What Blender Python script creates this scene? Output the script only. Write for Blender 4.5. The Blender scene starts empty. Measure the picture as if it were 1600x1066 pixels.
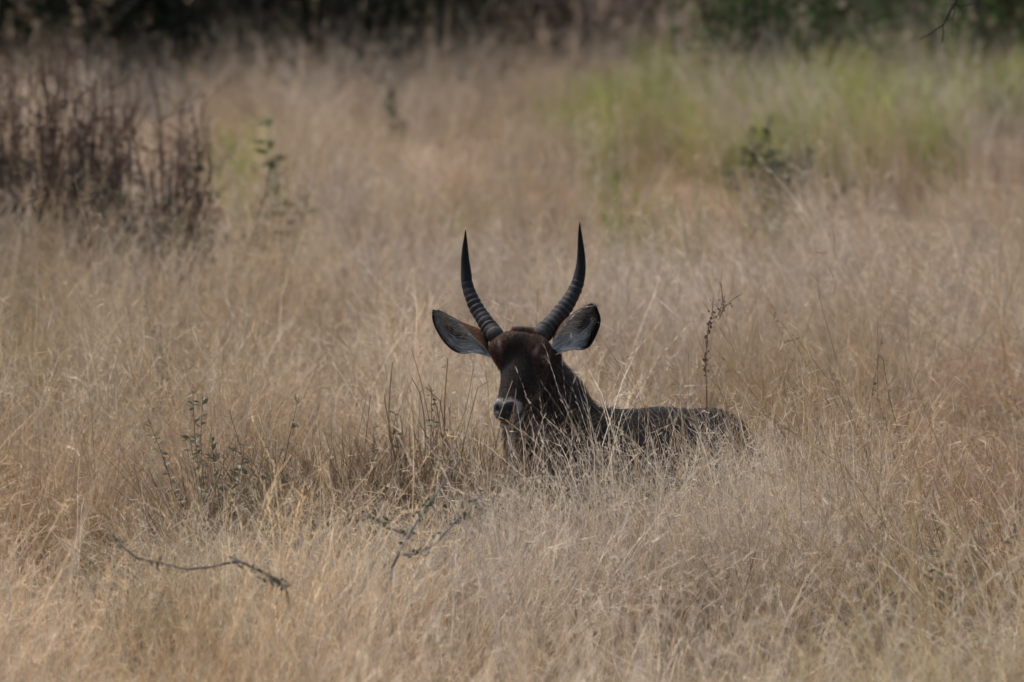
import bpy, math, random
import numpy as np
from mathutils import Vector, Matrix

# ------------------------------------------------------------------ camera, sky, sun, exposure
sc = bpy.context.scene
D = 30.4                       # metres from the lens to the antelope's head
CAM_Z = 3.2                    # seen from the roof hatch of a vehicle
PITCH = math.atan((CAM_Z - 1.02) / D)
FOCAL = 300.0
FPX = 1600 * FOCAL / 36.0      # focal length in pixels of the 1600 px wide photograph

cam_d = bpy.data.cameras.new('camera')
cam = bpy.data.objects.new('camera', cam_d)
sc.collection.objects.link(cam)
cam.location = (0, 0, CAM_Z)
cam.rotation_euler = (math.pi / 2 - PITCH, 0, 0)
cam_d.lens = FOCAL
cam_d.sensor_width = 36.0
cam_d.clip_end = 3000
cam_d.dof.use_dof = True
cam_d.dof.focus_distance = D - 0.1
cam_d.dof.aperture_fstop = 4.6
sc.camera = cam

SUN_EL, SUN_AZ = math.radians(58), math.radians(-55)   # azimuth from +Y (away from the lens) towards +X
world = bpy.data.worlds.new('World')
sc.world = world
world.use_nodes = True
wn = world.node_tree
bg = wn.nodes['Background']
sky = wn.nodes.new('ShaderNodeTexSky')
sky.sky_type = 'NISHITA'
sky.sun_disc = False
sky.sun_elevation = SUN_EL
sky.sun_rotation = SUN_AZ
sky.air_density = 1.0
sky.dust_density = 4.5
sky.ozone_density = 1.0
wn.links.new(sky.outputs['Color'], bg.inputs['Color'])
bg.inputs['Strength'].default_value = 0.135

sun_d = bpy.data.lights.new('sun', 'SUN')
sun_d.energy = 2.2
sun_d.angle = math.radians(10)
sun_d.color = (1.0, 0.94, 0.86)
sun = bpy.data.objects.new('sun', sun_d)
sc.collection.objects.link(sun)
sdir = Vector((math.sin(SUN_AZ) * math.cos(SUN_EL), math.cos(SUN_AZ) * math.cos(SUN_EL), math.sin(SUN_EL)))
sun.rotation_euler = sdir.to_track_quat('Z', 'Y').to_euler()
sun.location = (0, 0, 60)

sc.view_settings.view_transform = 'Standard'
sc.view_settings.look = 'None'
sc.view_settings.gamma = 1.0
sc.view_settings.exposure = 0.74
sc.cycles.max_bounces = 3
sc.cycles.diffuse_bounces = 2
sc.cycles.transmission_bounces = 2
sc.cycles.caustics_reflective = False
sc.cycles.caustics_refractive = False
sc.cycles.use_denoising = True
sc.cycles.use_adaptive_sampling = True
sc.cycles.adaptive_threshold = 0.05

# ------------------------------------------------------------------ helpers
RNG = np.random.default_rng(7)
random.seed(7)


def P(px, py, dy=0.0, Y=None):
    """world point on the sight line of photograph pixel (px, py), at ground distance Y."""
    u = (px - 800) / FPX
    v = (533 - py) / FPX
    cp, sp = math.cos(PITCH), math.sin(PITCH)
    d = np.array([u, cp + v * sp, -sp + v * cp])
    t = ((D + dy) if Y is None else Y) / d[1]
    return np.array([0, 0, CAM_Z]) + t * d


def Xat(px, Y):
    return (px - 800) / FPX * Y


def hash2(ix, iy, seed):
    h = (ix.astype(np.int64) * 374761393 + iy.astype(np.int64) * 668265263 + seed * 974711) & 0x7fffffff
    h = ((h ^ (h >> 13)) * 1274126177) & 0x7fffffff
    return ((h ^ (h >> 16)) & 0xffff) / 65535.0


def vnoise(x, y, seed=0):
    x = np.asarray(x, float); y = np.asarray(y, float)
    ix = np.floor(x); iy = np.floor(y)
    fx = x - ix; fy = y - iy
    fx = fx * fx * (3 - 2 * fx); fy = fy * fy * (3 - 2 * fy)
    a = hash2(ix, iy, seed); b = hash2(ix + 1, iy, seed)
    c = hash2(ix, iy + 1, seed); d = hash2(ix + 1, iy + 1, seed)
    return (a * (1 - fx) + b * fx) * (1 - fy) + (c * (1 - fx) + d * fx) * fy


def fbm(x, y, seed=0):
    return (vnoise(x, y, seed) * 0.55 + vnoise(x * 2.1, y * 2.1, seed + 11) * 0.3 + vnoise(x * 4.3, y * 4.3, seed + 23) * 0.15)


def smooth(a, b, x):
    t = np.clip((x - a) / (b - a), 0, 1)
    return t * t * (3 - 2 * t)


def gz(x, y):
    """height of the ground"""
    x = np.asarray(x, float); y = np.asarray(y, float)
    z = (fbm(x * 0.35, y * 0.35, 3) - 0.5) * 0.10
    z = z + 0.30 * np.exp(-((x - 4.5) / 3.2) ** 2 - ((y - 66) / 9) ** 2)
    return z


class MB:
    """collects vertices, faces and a colour for each vertex; builds ONE mesh object"""
    def __init__(s):
        s.v = []; s.f = []; s.c = []; s.n = 0

    def add(s, verts, faces, col):
        verts = np.asarray(verts, float).reshape(-1, 3)
        col = np.asarray(col, float)
        if col.ndim == 1:
            col = np.tile(col, (len(verts), 1))
        s.v.append(verts); s.c.append(col[:, :3])
        o = s.n
        s.f.extend([tuple(i + o for i in f) for f in faces])
        s.n += len(verts)

    def tube(s, pts, rad, sides=5, col=(0.2, 0.15, 0.1), cap=True):
        pts = np.asarray(pts, float); n = len(pts)
        rad = np.broadcast_to(np.asarray(rad, float), (n,))
        col = np.asarray(col, float)
        if col.ndim == 1:
            col = np.tile(col, (n, 1))
        T = np.gradient(pts, axis=0)
        T /= np.linalg.norm(T, axis=1)[:, None] + 1e-9
        ref = np.array([0.3, 0.9, 0.2])
        A = np.cross(T, ref); A /= np.linalg.norm(A, axis=1)[:, None] + 1e-9
        B = np.cross(T, A)
        ang = np.arange(sides) * 2 * math.pi / sides
        V = pts[:, None] + rad[:, None, None] * (np.cos(ang)[None, :, None] * A[:, None] + np.sin(ang)[None, :, None] * B[:, None])
        F = []
        for i in range(n - 1):
            for j in range(sides):
                a = i * sides + j; b = i * sides + (j + 1) % sides
                F.append((a, b, b + sides, a + sides))
        if cap:
            F.append(tuple(reversed(range(sides)))); F.append(tuple(range((n - 1) * sides, n * sides)))
        s.add(V.reshape(-1, 3), F, np.repeat(col, sides, axis=0))

    def ribbon(s, pts, wid, side, col):
        """flat strip; it ends in a point"""
        pts = np.asarray(pts, float); n = len(pts)
        wid = np.asarray(wid, float)
        col = np.asarray(col, float)
        if col.ndim == 1:
            col = np.tile(col, (n, 1))
        L = pts[:-1] - side * wid[:-1, None]
        R = pts[:-1] + side * wid[:-1, None]
        V = np.vstack([L, R, pts[-1:]])
        m = n - 1
        F = [(i, m + i, m + i + 1, i + 1) for i in range(m - 1)]
        F.append((m - 1, 2 * m - 1, 2 * m))
        s.add(V, F, np.vstack([col[:-1], col[:-1], col[-1:]]))

    def leaf(s, p, d, nrm, length, width, col):
        d = d / (np.linalg.norm(d) + 1e-9)
        w = np.cross(d, nrm); w /= np.linalg.norm(w) + 1e-9
        u = np.cross(w, d)
        V = [p, p + d * length * 0.45 + w * width * 0.5 + u * length * 0.06, p + d * length - u * length * 0.08,
             p + d * length * 0.45 - w * width * 0.5 + u * length * 0.06]
        s.add(V, [(0, 1, 2), (0, 2, 3)], col)

    def blob(s, p, r, col):
        """small irregular seed capsule"""
        V = np.array([[0, 0, 1.2], [1, 0, 0], [0, 1, 0], [-1, 0, 0], [0, -1, 0], [0, 0, -1.2]]) * r * RNG.uniform(0.7, 1.2, (6, 1)) + p
        s.add(V, [(0, 1, 2), (0, 2, 3), (0, 3, 4), (0, 4, 1), (5, 2, 1), (5, 3, 2), (5, 4, 3), (5, 1, 4)], col)

    def mesh(s, name, mat, smooth_shade=False):
        me = bpy.data.meshes.new(name)
        me.from_pydata(np.vstack(s.v), [], s.f)
        at = me.attributes.new('col', 'FLOAT_COLOR', 'POINT')
        c = np.ones((s.n, 4), np.float32); c[:, :3] = np.vstack(s.c)
        at.data.foreach_set('color', c.ravel())
        if smooth_shade:
            me.polygons.foreach_set('use_smooth', np.ones(len(me.polygons), bool))
        me.materials.append(mat)
        me.update()
        return me

    def build(s, name, mat, parent=None, smooth_shade=False):
        return link(name, s.mesh(name, mat, smooth_shade), parent)


def link(name, data, parent=None, loc=None):
    o = bpy.data.objects.new(name, data)
    sc.collection.objects.link(o)
    if parent is not None:
        o.parent = parent
    if loc is not None:
        o.location = loc
    return o


def thing(name, label, cat, loc, group=None):
    o = link(name, None, None, [float(q) for q in loc])
    o.empty_display_size = 0.2
    return tag(o, label, cat, group)


def tag(o, label, cat=None, group=None, kind=None):
    o['label'] = label
    if cat: o['category'] = cat
    if group: o['group'] = group
    if kind: o['kind'] = kind
    return o


def new_mat(name, rough=0.7, spec=0.25, transl=0.0, attr='col', tint=None, bump=0.0, bump_scale=60.0, vary=0.25, vary_scale=40.0, sheen=0.0):
    """base colour = the colour attribute, varied by noise"""
    m = bpy.data.materials.new(name)
    m.use_nodes = True
    nt = m.node_tree
    pb = nt.nodes['Principled BSDF']
    pb.inputs['Roughness'].default_value = rough
    pb.inputs['Specular IOR Level'].default_value = spec
    if sheen:
        pb.inputs['Sheen Weight'].default_value = sheen
        pb.inputs['Sheen Roughness'].default_value = 0.4
    a = nt.nodes.new('ShaderNodeAttribute'); a.attribute_name = attr
    out = a.outputs['Color']
    if vary:
        tc = nt.nodes.new('ShaderNodeTexCoord')
        no = nt.nodes.new('ShaderNodeTexNoise'); no.inputs['Scale'].default_value = vary_scale; no.inputs['Detail'].default_value = 4
        nt.links.new(tc.outputs['Object'], no.inputs['Vector'])
        mr = nt.nodes.new('ShaderNodeMapRange')
        mr.inputs['From Min'].default_value = 0.25; mr.inputs['From Max'].default_value = 0.75
        mr.inputs['To Min'].default_value = 1 - vary; mr.inputs['To Max'].default_value = 1 + vary
        nt.links.new(no.outputs['Fac'], mr.inputs['Value'])
        vm = nt.nodes.new('ShaderNodeVectorMath'); vm.operation = 'SCALE'
        nt.links.new(out, vm.inputs[0]); nt.links.new(mr.outputs['Result'], vm.inputs['Scale'])
        out = vm.outputs['Vector']
        if bump:
            nb = nt.nodes.new('ShaderNodeTexNoise'); nb.inputs['Scale'].default_value = bump_scale; nb.inputs['Detail'].default_value = 5
            nt.links.new(tc.outputs['Object'], nb.inputs['Vector'])
            bp = nt.nodes.new('ShaderNodeBump'); bp.inputs['Strength'].default_value = bump; bp.inputs['Distance'].default_value = 0.01
            nt.links.new(nb.outputs['Fac'], bp.inputs['Height']); nt.links.new(bp.outputs['Normal'], pb.inputs['Normal'])
    if tint:
        t = nt.nodes.new('ShaderNodeAttribute'); t.attribute_type = 'INSTANCER'; t.attribute_name = tint
        vm = nt.nodes.new('ShaderNodeVectorMath'); vm.operation = 'MULTIPLY'
        nt.links.new(out, vm.inputs[0]); nt.links.new(t.outputs['Color'], vm.inputs[1])
        out = vm.outputs['Vector']
    nt.links.new(out, pb.inputs['Base Color'])
    if transl:
        tr = nt.nodes.new('ShaderNodeBsdfTranslucent')
        nt.links.new(out, tr.inputs['Color'])
        mx = nt.nodes.new('ShaderNodeMixShader'); mx.inputs[0].default_value = transl
        nt.links.new(pb.outputs[0], mx.inputs[1]); nt.links.new(tr.outputs[0], mx.inputs[2])
        nt.links.new(mx.outputs[0], nt.nodes['Material Output'].inputs['Surface'])
    return m


M_GRASS = new_mat('dry_grass_straw', 0.55, 0.3, 0.35, tint='tint', vary=0)
M_GREEN = new_mat('green_grass_blade', 0.5, 0.3, 0.35, tint='tint', vary=0)
M_STALK = new_mat('dry_stalk', 0.8, 0.15)
M_LEAF = new_mat('leaf', 0.5, 0.3, 0.25)
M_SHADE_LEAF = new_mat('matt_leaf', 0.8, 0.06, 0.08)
M_BARK = new_mat('bark', 0.85, 0.15, bump=0.5)
M_HIDE = new_mat('hide', 0.8, 0.08, vary=0.3, vary_scale=55, bump=0.7, bump_scale=170)
M_FUR = new_mat('fur', 0.65, 0.15, vary=0.25, vary_scale=30)
M_HORN = new_mat('horn', 0.6, 0.15, vary=0.35, vary_scale=70, bump=0.35, bump_scale=220)
M_NOSE = new_mat('wet_nose', 0.34, 0.3, vary=0.2, bump=0.4, bump_scale=400)
M_EYE = new_mat('eye', 0.05, 0.5, vary=0)

# ------------------------------------------------------------------ ground
def build_ground():
    def axis(fine0, fine1, step, far):
        a = list(np.arange(fine0, fine1 + 1e-6, step))
        s, p = step, fine1
        while p < far[1]:
            s *= 1.5; p += s; a.append(p)
        s, p = step, fine0
        while p > far[0]:
            s *= 1.5; p -= s; a.insert(0, p)
        return np.array(a)
    xs = axis(-12, 12, 0.4, (-900, 900)); ys = axis(14, 90, 0.4, (-500, 1500))
    X, Y = np.meshgrid(xs, ys)
    V = np.stack([X, Y, gz(X, Y)], -1).reshape(-1, 3)
    nx, ny = len(xs), len(ys)
    i = np.arange(nx * ny).reshape(ny, nx)
    F = np.stack([i[:-1, :-1], i[:-1, 1:], i[1:, 1:], i[1:, :-1]], -1).reshape(-1, 4)
    me = bpy.data.meshes.new('ground')
    me.from_pydata(V, [], F.tolist())
    me.polygons.foreach_set('use_smooth', np.ones(len(me.polygons), bool))
    m = bpy.data.materials.new('straw_litter_soil'); m.use_nodes = True
    nt = m.node_tree; pb = nt.nodes['Principled BSDF']; pb.inputs['Roughness'].default_value = 0.95
    pb.inputs['Specular IOR Level'].default_value = 0.1
    tc = nt.nodes.new('ShaderNodeTexCoord')
    n1 = nt.nodes.new('ShaderNodeTexNoise'); n1.inputs['Scale'].default_value = 9; n1.inputs['Detail'].default_value = 8
    n2 = nt.nodes.new('ShaderNodeTexNoise'); n2.inputs['Scale'].default_value = 0.4; n2.inputs['Detail'].default_value = 4
    nt.links.new(tc.outputs['Object'], n1.inputs['Vector']); nt.links.new(tc.outputs['Object'], n2.inputs['Vector'])
    r = nt.nodes.new('ShaderNodeValToRGB')
    r.color_ramp.elements[0].position = 0.3; r.color_ramp.elements[0].color = (0.10, 0.065, 0.04, 1)
    r.color_ramp.elements[1].position = 0.7; r.color_ramp.elements[1].color = (0.25, 0.18, 0.115, 1)
    nt.links.new(n1.outputs['Fac'], r.inputs['Fac'])
    mx = nt.nodes.new('ShaderNodeMix'); mx.data_type = 'RGBA'; mx.blend_type = 'MULTIPLY'; mx.inputs['Factor'].default_value = 0.5
    nt.links.new(r.outputs['Color'], mx.inputs['A'])
    r2 = nt.nodes.new('ShaderNodeValToRGB')
    r2.color_ramp.elements[0].color = (0.6, 0.55, 0.45, 1); r2.color_ramp.elements[1].color = (1.2, 1.1, 1.0, 1)
    nt.links.new(n2.outputs['Fac'], r2.inputs['Fac']); nt.links.new(r2.outputs['Color'], mx.inputs['B'])
    nt.links.new(mx.outputs['Result'], pb.inputs['Base Color'])
    bp = nt.nodes.new('ShaderNodeBump'); bp.inputs['Distance'].default_value = 0.04
    nt.links.new(n1.outputs['Fac'], bp.inputs['Height']); nt.links.new(bp.outputs['Normal'], pb.inputs['Normal'])
    me.materials.append(m)
    o = link('ground', me)
    tag(o, 'dry soil and straw litter beneath the tall grass', kind='structure')


build_ground()

# ------------------------------------------------------------------ grass
STRAW = np.array([0.49, 0.41, 0.305])
PALE = np.array([0.66, 0.565, 0.44])
TAN = np.array([0.36, 0.268, 0.17])
RUST = np.array([0.24, 0.155, 0.09])
GREYD = np.array([0.31, 0.275, 0.24])


def clump(mb, rng, n_stem, n_blade, h, spread, lean, style='wispy'):
    start = mb.n
    for i in range(n_stem):
        r = spread * math.sqrt(rng.random()); a = rng.random() * 2 * math.pi
        root = np.array([r * math.cos(a), r * math.sin(a), -0.02])
        hh = h * rng.uniform(0.5, 1.2)
        ld = a + rng.normal(0, 1.1)
        l = abs(rng.normal(lean, 0.24)); crv = rng.uniform(1.5, 3.0); tw = rng.normal(0, 0.7)
        ldir = np.array([math.cos(ld), math.sin(ld), 0])
        t = np.linspace(0, 1, 6)
        bend = l * t ** crv + 0.14 * rng.random() * np.clip(t - 0.6, 0, 1) * 3
        pts = root + np.outer(hh * (t - 0.30 * l * t ** 2.5 - 0.12 * np.clip(t - 0.7, 0, 1)), [0, 0, 1]) + np.outer(hh * bend * np.cos(tw * t), ldir) + np.outer(hh * bend * np.sin(tw * t), [-ldir[1], ldir[0], 0])
        pts[1:-1] += rng.normal(0, 0.006, (4, 3))
        sa = rng.random() * math.pi
        side = np.array([math.cos(sa), math.sin(sa), 0])
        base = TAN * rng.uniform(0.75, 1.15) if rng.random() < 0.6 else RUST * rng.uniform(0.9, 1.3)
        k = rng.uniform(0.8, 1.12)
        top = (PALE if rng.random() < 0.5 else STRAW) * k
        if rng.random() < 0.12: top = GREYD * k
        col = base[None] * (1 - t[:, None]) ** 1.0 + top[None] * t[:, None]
        w = rng.uniform(0.0008, 0.0015)
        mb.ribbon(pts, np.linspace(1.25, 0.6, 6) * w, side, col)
        seg = pts[-1] - pts[-2]
        if style == 'wispy':
            for q in range(rng.integers(4, 7)):
                tt = rng.uniform(0.55, 1.0)
                x = tt * 5; j = min(int(x), 4); p = pts[j] + (pts[j + 1] - pts[j]) * (x - j)
                up = pts[j + 1] - pts[j]; up /= np.linalg.norm(up)
                d = up * rng.uniform(0.4, 1.1) + rng.normal(0, 0.5, 3); d /= np.linalg.norm(d)
                ln = rng.uniform(0.03, 0.10) * (1.3 - 0.5 * tt)
                s2 = np.cross(d, rng.normal(0, 1, 3)); s2 /= np.linalg.norm(s2)
                e = p + d * ln; e[2] -= ln * 0.15
                mb.ribbon([p, e], [0.0010, 0.0], s2, top * rng.uniform(0.9, 1.15))
        else:
            # drooping one-sided seed head: spikelets along the last third
            for q in range(rng.integers(9, 14)):
                tt = 0.66 + 0.34 * q / 13
                x = tt * 5; j = min(int(x), 4); p = pts[j] + (pts[j + 1] - pts[j]) * (x - j)
                up = pts[j + 1] - pts[j]; up /= np.linalg.norm(up)
                d = up + rng.normal(0, 0.2, 3); d /= np.linalg.norm(d)
                ln = rng.uniform(0.012, 0.026)
                s2 = np.cross(d, rng.normal(0, 1, 3)); s2 /= np.linalg.norm(s2)
                mb.ribbon([p, p + d * ln * 0.5, p + d * ln], [0.0010, 0.0014, 0.0], s2, top * rng.uniform(0.85, 1.1))
    for i in range(n_blade):
        r = spread * math.sqrt(rng.random()); a = rng.random() * 2 * math.pi
        root = np.array([r * math.cos(a), r * math.sin(a), -0.02])
        hh = h * rng.uniform(0.3, 0.7)
        ld = a + rng.normal(0, 1.0)
        ldir = np.array([math.cos(ld), math.sin(ld), 0])
        t = np.linspace(0, 1, 5)
        l = rng.uniform(0.15, 0.9)
        pts = root + np.outer(hh * (t - 0.45 * l * t ** 3), [0, 0, 1]) + np.outer(hh * l * t ** 2, ldir)
        side = np.array([-ldir[1], ldir[0], 0]) * math.cos(0.5) + ldir * rng.normal(0, 0.4)
        side /= np.linalg.norm(side)
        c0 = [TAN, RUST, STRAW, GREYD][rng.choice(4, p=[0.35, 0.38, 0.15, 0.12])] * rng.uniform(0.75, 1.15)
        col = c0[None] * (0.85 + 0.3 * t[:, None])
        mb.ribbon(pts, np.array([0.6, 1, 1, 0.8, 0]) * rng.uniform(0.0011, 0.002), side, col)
    return mb.n - start


def grass_object(name, label, mat, protos, pts, rot, scl, idx, tint):
    """one mesh holds the tuft shapes and the points they grow on; geometry nodes put a tuft on every point"""
    mb = MB(); pid = []
    for k, fn in enumerate(protos):
        n = fn(mb); pid.append(np.full(n, k))
    pv = np.vstack(mb.v); n_p = len(pv)
    N = len(pts)
    me = bpy.data.meshes.new(name)
    me.from_pydata(np.vstack([pv, pts]), [], mb.f)
    def attr(nm, typ, prop, arr):
        at = me.attributes.new(nm, typ, 'POINT'); at.data.foreach_set(prop, np.ascontiguousarray(arr).ravel())
    attr('proto', 'INT', 'value', np.concatenate(pid + [np.full(N, -1)]).astype(np.int32))
    attr('idx', 'INT', 'value', np.concatenate([np.zeros(n_p), idx]).astype(np.int32))
    c = np.ones((n_p + N, 4), np.float32); c[:n_p, :3] = np.vstack(mb.c); attr('col', 'FLOAT_COLOR', 'color', c)
    c = np.ones((n_p + N, 4), np.float32); c[n_p:, :3] = tint; attr('tint', 'FLOAT_COLOR', 'color', c)
    z = np.zeros((n_p, 3))
    attr('rot', 'FLOAT_VECTOR', 'vector', np.vstack([z, rot]).astype(np.float32))
    attr('scl', 'FLOAT_VECTOR', 'vector', np.vstack([z, scl]).astype(np.float32))
    me.materials.append(mat)
    o = link(name, me)
    ng = bpy.data.node_groups.new(name + '_scatter', 'GeometryNodeTree')
    ng.interface.new_socket('Geometry', in_out='INPUT', socket_type='NodeSocketGeometry')
    ng.interface.new_socket('Geometry', in_out='OUTPUT', socket_type='NodeSocketGeometry')
    nd = ng.nodes; lk = ng.links
    gi = nd.new('NodeGroupInput'); go = nd.new('NodeGroupOutput')
    def named(nm, dt):
        a = nd.new('GeometryNodeInputNamedAttribute'); a.data_type = dt; a.inputs['Name'].default_value = nm
        return a.outputs['Attribute']
    cmp_ = nd.new('FunctionNodeCompare'); cmp_.data_type = 'INT'; cmp_.operation = 'GREATER_EQUAL'
    pr = named('proto', 'INT')
    lk.new(pr, cmp_.inputs[2]); cmp_.inputs[3].default_value = 0
    sep = nd.new('GeometryNodeSeparateGeometry'); sep.domain = 'POINT'
    lk.new(gi.outputs[0], sep.inputs['Geometry']); lk.new(cmp_.outputs[0], sep.inputs['Selection'])
    spl = nd.new('GeometryNodeSplitToInstances'); spl.domain = 'POINT'
    lk.new(sep.outputs['Selection'], spl.inputs['Geometry']); lk.new(pr, spl.inputs['Group ID'])
    iop = nd.new('GeometryNodeInstanceOnPoints')
    lk.new(sep.outputs['Inverted'], iop.inputs['Points']); lk.new(spl.outputs['Instances'], iop.inputs['Instance'])
    iop.inputs['Pick Instance'].default_value = True
    lk.new(named('idx', 'INT'), iop.inputs['Instance Index'])
    e2r = nd.new('FunctionNodeEulerToRotation'); lk.new(named('rot', 'FLOAT_VECTOR'), e2r.inputs[0])
    lk.new(e2r.outputs[0], iop.inputs['Rotation']); lk.new(named('scl', 'FLOAT_VECTOR'), iop.inputs['Scale'])
    lk.new(iop.outputs['Instances'], go.inputs[0])
    md = o.modifiers.new('scatter', 'NODES'); md.node_group = ng
    tag(o, label, kind='stuff')
    return o


def lean_euler(yaw, lx, ly):
    """spin about Z by yaw, then tilt so that up leans by (lx, ly)"""
    out = np.zeros((len(yaw), 3))
    for i in range(len(yaw)):
        q = Vector((lx[i], ly[i], 1)).to_track_quat('Z', 'Y')
        # keep only the tilt: shortest arc from Z
        q = Vector((0, 0, 1)).rotation_difference(Vector((lx[i], ly[i], 1)).normalized())
        m = q.to_matrix() @ Matrix.Rotation(yaw[i], 3, 'Z')
        out[i] = m.to_euler('XYZ')
    return out


# where the antelope lies (x, y relative to the head's ground distance D)
def body_mask(x, y):
    """1 inside the bed the animal lies in"""
    yy = y - D
    ax, ay, bx, by = 0.20, 0.30, 0.75, 1.40
    t = np.clip(((x - ax) * (bx - ax) + (yy - ay) * (by - ay)) / ((bx - ax) ** 2 + (by - ay) ** 2), 0, 1)
    d = np.hypot(x - ax - t * (bx - ax), yy - ay - t * (by - ay))
    d2 = np.hypot(x - 0.0, yy - 0.0) + 0.08
    return np.minimum(d, d2) < 0.30


def scatter(y0, y1, hw0, hwk, step, rng, inner=None):
    pts = []
    y = y0
    while y < y1:
        hw = hw0 + hwk * y
        n = int(2 * hw / step)
        x = -hw + (np.arange(n) + rng.random(n)) * step
        yy = y + rng.random(n) * step
        pts.append(np.stack([x, yy], 1))
        y += step
    p = np.vstack(pts)
    return p


def build_dry_grass():
    rng = np.random.default_rng(21)
    N_W, N_S = 14, 6
    protos = []
    for k in range(N_W):
        h = 0.52 + 0.20 * (k % 5) / 4
        protos.append(lambda mb, k=k, h=h: clump(mb, np.random.default_rng(100 + k), 32, 26, h, 0.17, 0.28 + 0.12 * (k % 3)))
    for k in range(N_S):
        protos.append(lambda mb, k=k: clump(mb, np.random.default_rng(300 + k), 9, 6, 0.62, 0.10, 0.18, 'seed'))
    for k in range(4):
        protos.append(lambda mb, k=k: clump(mb, np.random.default_rng(340 + k), 3, 0, 1.0, 0.06, 0.22, 'seed'))
    def tussocks(c, k, sig):
        n_ = len(c); rep_ = np.repeat(np.arange(n_), k)
        return c[rep_] + rng.normal(0, sig, (n_ * k, 2)), rep_
    near, g1 = tussocks(scatter(15, 46, 2.0, 0.06, 0.56, rng), 4, 0.13)
    far, g2 = tussocks(scatter(46, 96, 2.0, 0.062, 0.85, rng), 4, 0.19)
    side = scatter(15, 96, 14, 0.05, 0.6, rng)
    side = side[np.abs(side[:, 0]) > 2.0 + 0.06 * side[:, 1]]
    p = np.vstack([near, far, side])
    gid = np.concatenate([g1, g2 + g1.max() + 1, np.arange(len(side)) + g1.max() + g2.max() + 2])
    NG = gid.max() + 1
    t_h, t_lx, t_ly, t_b, t_w = rng.normal(0, 0.20, NG), rng.normal(0, 0.26, NG), rng.normal(0, 0.2, NG), rng.normal(0, 0.17, NG), rng.random(NG)
    dens = fbm(p[:, 0] * 1.1, p[:, 1] * 0.75, 5)
    keep = rng.random(len(p)) < np.clip(0.10 + 2.6 * (dens - 0.26), 0.10, 1)
    keep &= rng.random(len(p)) > 0.75 * np.exp(-((p[:, 0] - 1.15) / 0.65) ** 2 - ((p[:, 1] - 28.6) / 0.35) ** 2)
    keep &= ~body_mask(p[:, 0], p[:, 1])
    p = p[keep]; gid = gid[keep]
    x, y = p[:, 0], p[:, 1]
    N = len(p)
    hn = fbm(x * 0.55, y * 0.4, 9)
    hs = 0.62 + 1.05 * hn + 0.55 * (fbm(x * 1.6, y * 1.1, 19) - 0.5) + rng.normal(0, 0.09, N) + t_h[gid]
    hs = np.clip(hs, 0.55, 1.75) * (1.06 + 0.12 * smooth(33, 30, y))
    # trampled, lower grass just around the animal and the stubbly hollow left of it
    dd = np.hypot(x - 0.10, (y - (D - 0.45)) * 0.8)
    hs *= 1 - 0.05 * np.exp(-(dd / 0.5) ** 2)
    dd = np.hypot((x - 1.05) / 0.5, (y - (D + 0.4)) / 0.9)
    hs *= 1 + 0.38 * np.exp(-dd ** 2)
    hol = smooth(-1.35, -1.05, x) * smooth(-0.02, -0.22, x) * smooth(D - 2.4, D - 1.5, y) * smooth(D + 0.6, D + 0.2, y)
    hs *= 1 - 0.10 * hol
    idx = rng.integers(0, N_W, N)
    sd = rng.random(N) < 0.22
    idx[sd] = N_W + rng.integers(0, N_S, sd.sum())
    hs[sd] *= 1.12
    # wind lean: to the left on the right half, mixed on the left
    lx = -0.30 * smooth(-0.5, 1.5, x / (y * 0.06) * 1.2) + 0.16 * smooth(0.1, -1.0, x / (y * 0.06)) + (fbm(x * 0.9, y * 0.7, 31) - 0.5) * 0.9 + rng.normal(0, 0.12, N) + t_lx[gid]
    ly = (fbm(x * 0.9, y * 0.7, 41) - 0.5) * 0.6 + rng.normal(0, 0.12, N) + t_ly[gid]
    rot = lean_euler(rng.random(N) * 2 * math.pi, lx, ly)
    sz = hs
    sxy = rng.uniform(0.85, 1.25, N)
    scl = np.stack([sxy, sxy, sz], 1)
    pts = np.stack([x, y, gz(x, y)], 1)
    # colour: straw, warmer rusty patches, olive patches
    tint = np.ones((N, 3)) * (0.62 + 0.76 * fbm(x * 1.3, y * 0.8, 51))[:, None] * rng.uniform(0.88, 1.12, (N, 1)) * np.exp(t_b[gid])[:, None]
    warm = np.clip(smooth(0.50, 0.68, fbm(x * 1.0, y * 0.6, 61)) + (t_w[gid] < 0.18), 0, 1)[:, None]
    tint *= 1 - warm * (1 - np.array([0.90, 0.79, 0.62]))
    olive = smooth(0.62, 0.78, fbm(x * 0.8 + 7, y * 0.4, 71))[:, None] * 0.6
    tint *= 1 - olive * (1 - np.array([0.80, 0.86, 0.62]))
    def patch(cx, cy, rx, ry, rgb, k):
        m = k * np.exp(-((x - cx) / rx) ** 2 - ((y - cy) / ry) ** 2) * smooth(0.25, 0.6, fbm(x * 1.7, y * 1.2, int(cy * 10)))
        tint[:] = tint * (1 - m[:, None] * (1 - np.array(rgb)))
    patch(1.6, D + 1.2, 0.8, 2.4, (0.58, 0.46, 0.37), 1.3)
    patch(1.2, D - 1.7, 0.6, 0.7, (0.62, 0.58, 0.42), 1.0)
    patch(-2.0, 38.0, 0.9, 2.5, (0.74, 0.70, 0.50), 1.0)
    patch(-1.5, 26.3, 0.7, 1.0, (0.78, 0.64, 0.48), 0.8)
    patch(-1.0, 42.0, 1.2, 2.5, (0.82, 0.70, 0.56), 0.8)
    patch(1.0, 36.0, 0.6, 1.5, (0.86, 0.80, 0.62), 0.8)
    patch(2.1, 35.5, 0.8, 4.0, (0.66, 0.58, 0.50), 1.0)  # browner grass, tint also darkened to imitate lens falloff at the side
    patch(0.1, 40.0, 0.9, 5.0, (1.26, 1.30, 1.36), 1.0)  # paler grass behind the head, tint also lifted to imitate the lens's brighter centre
    patch(-0.6, 24.5, 1.6, 1.2, (1.04, 1.0, 0.90), 1.0)
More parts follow.
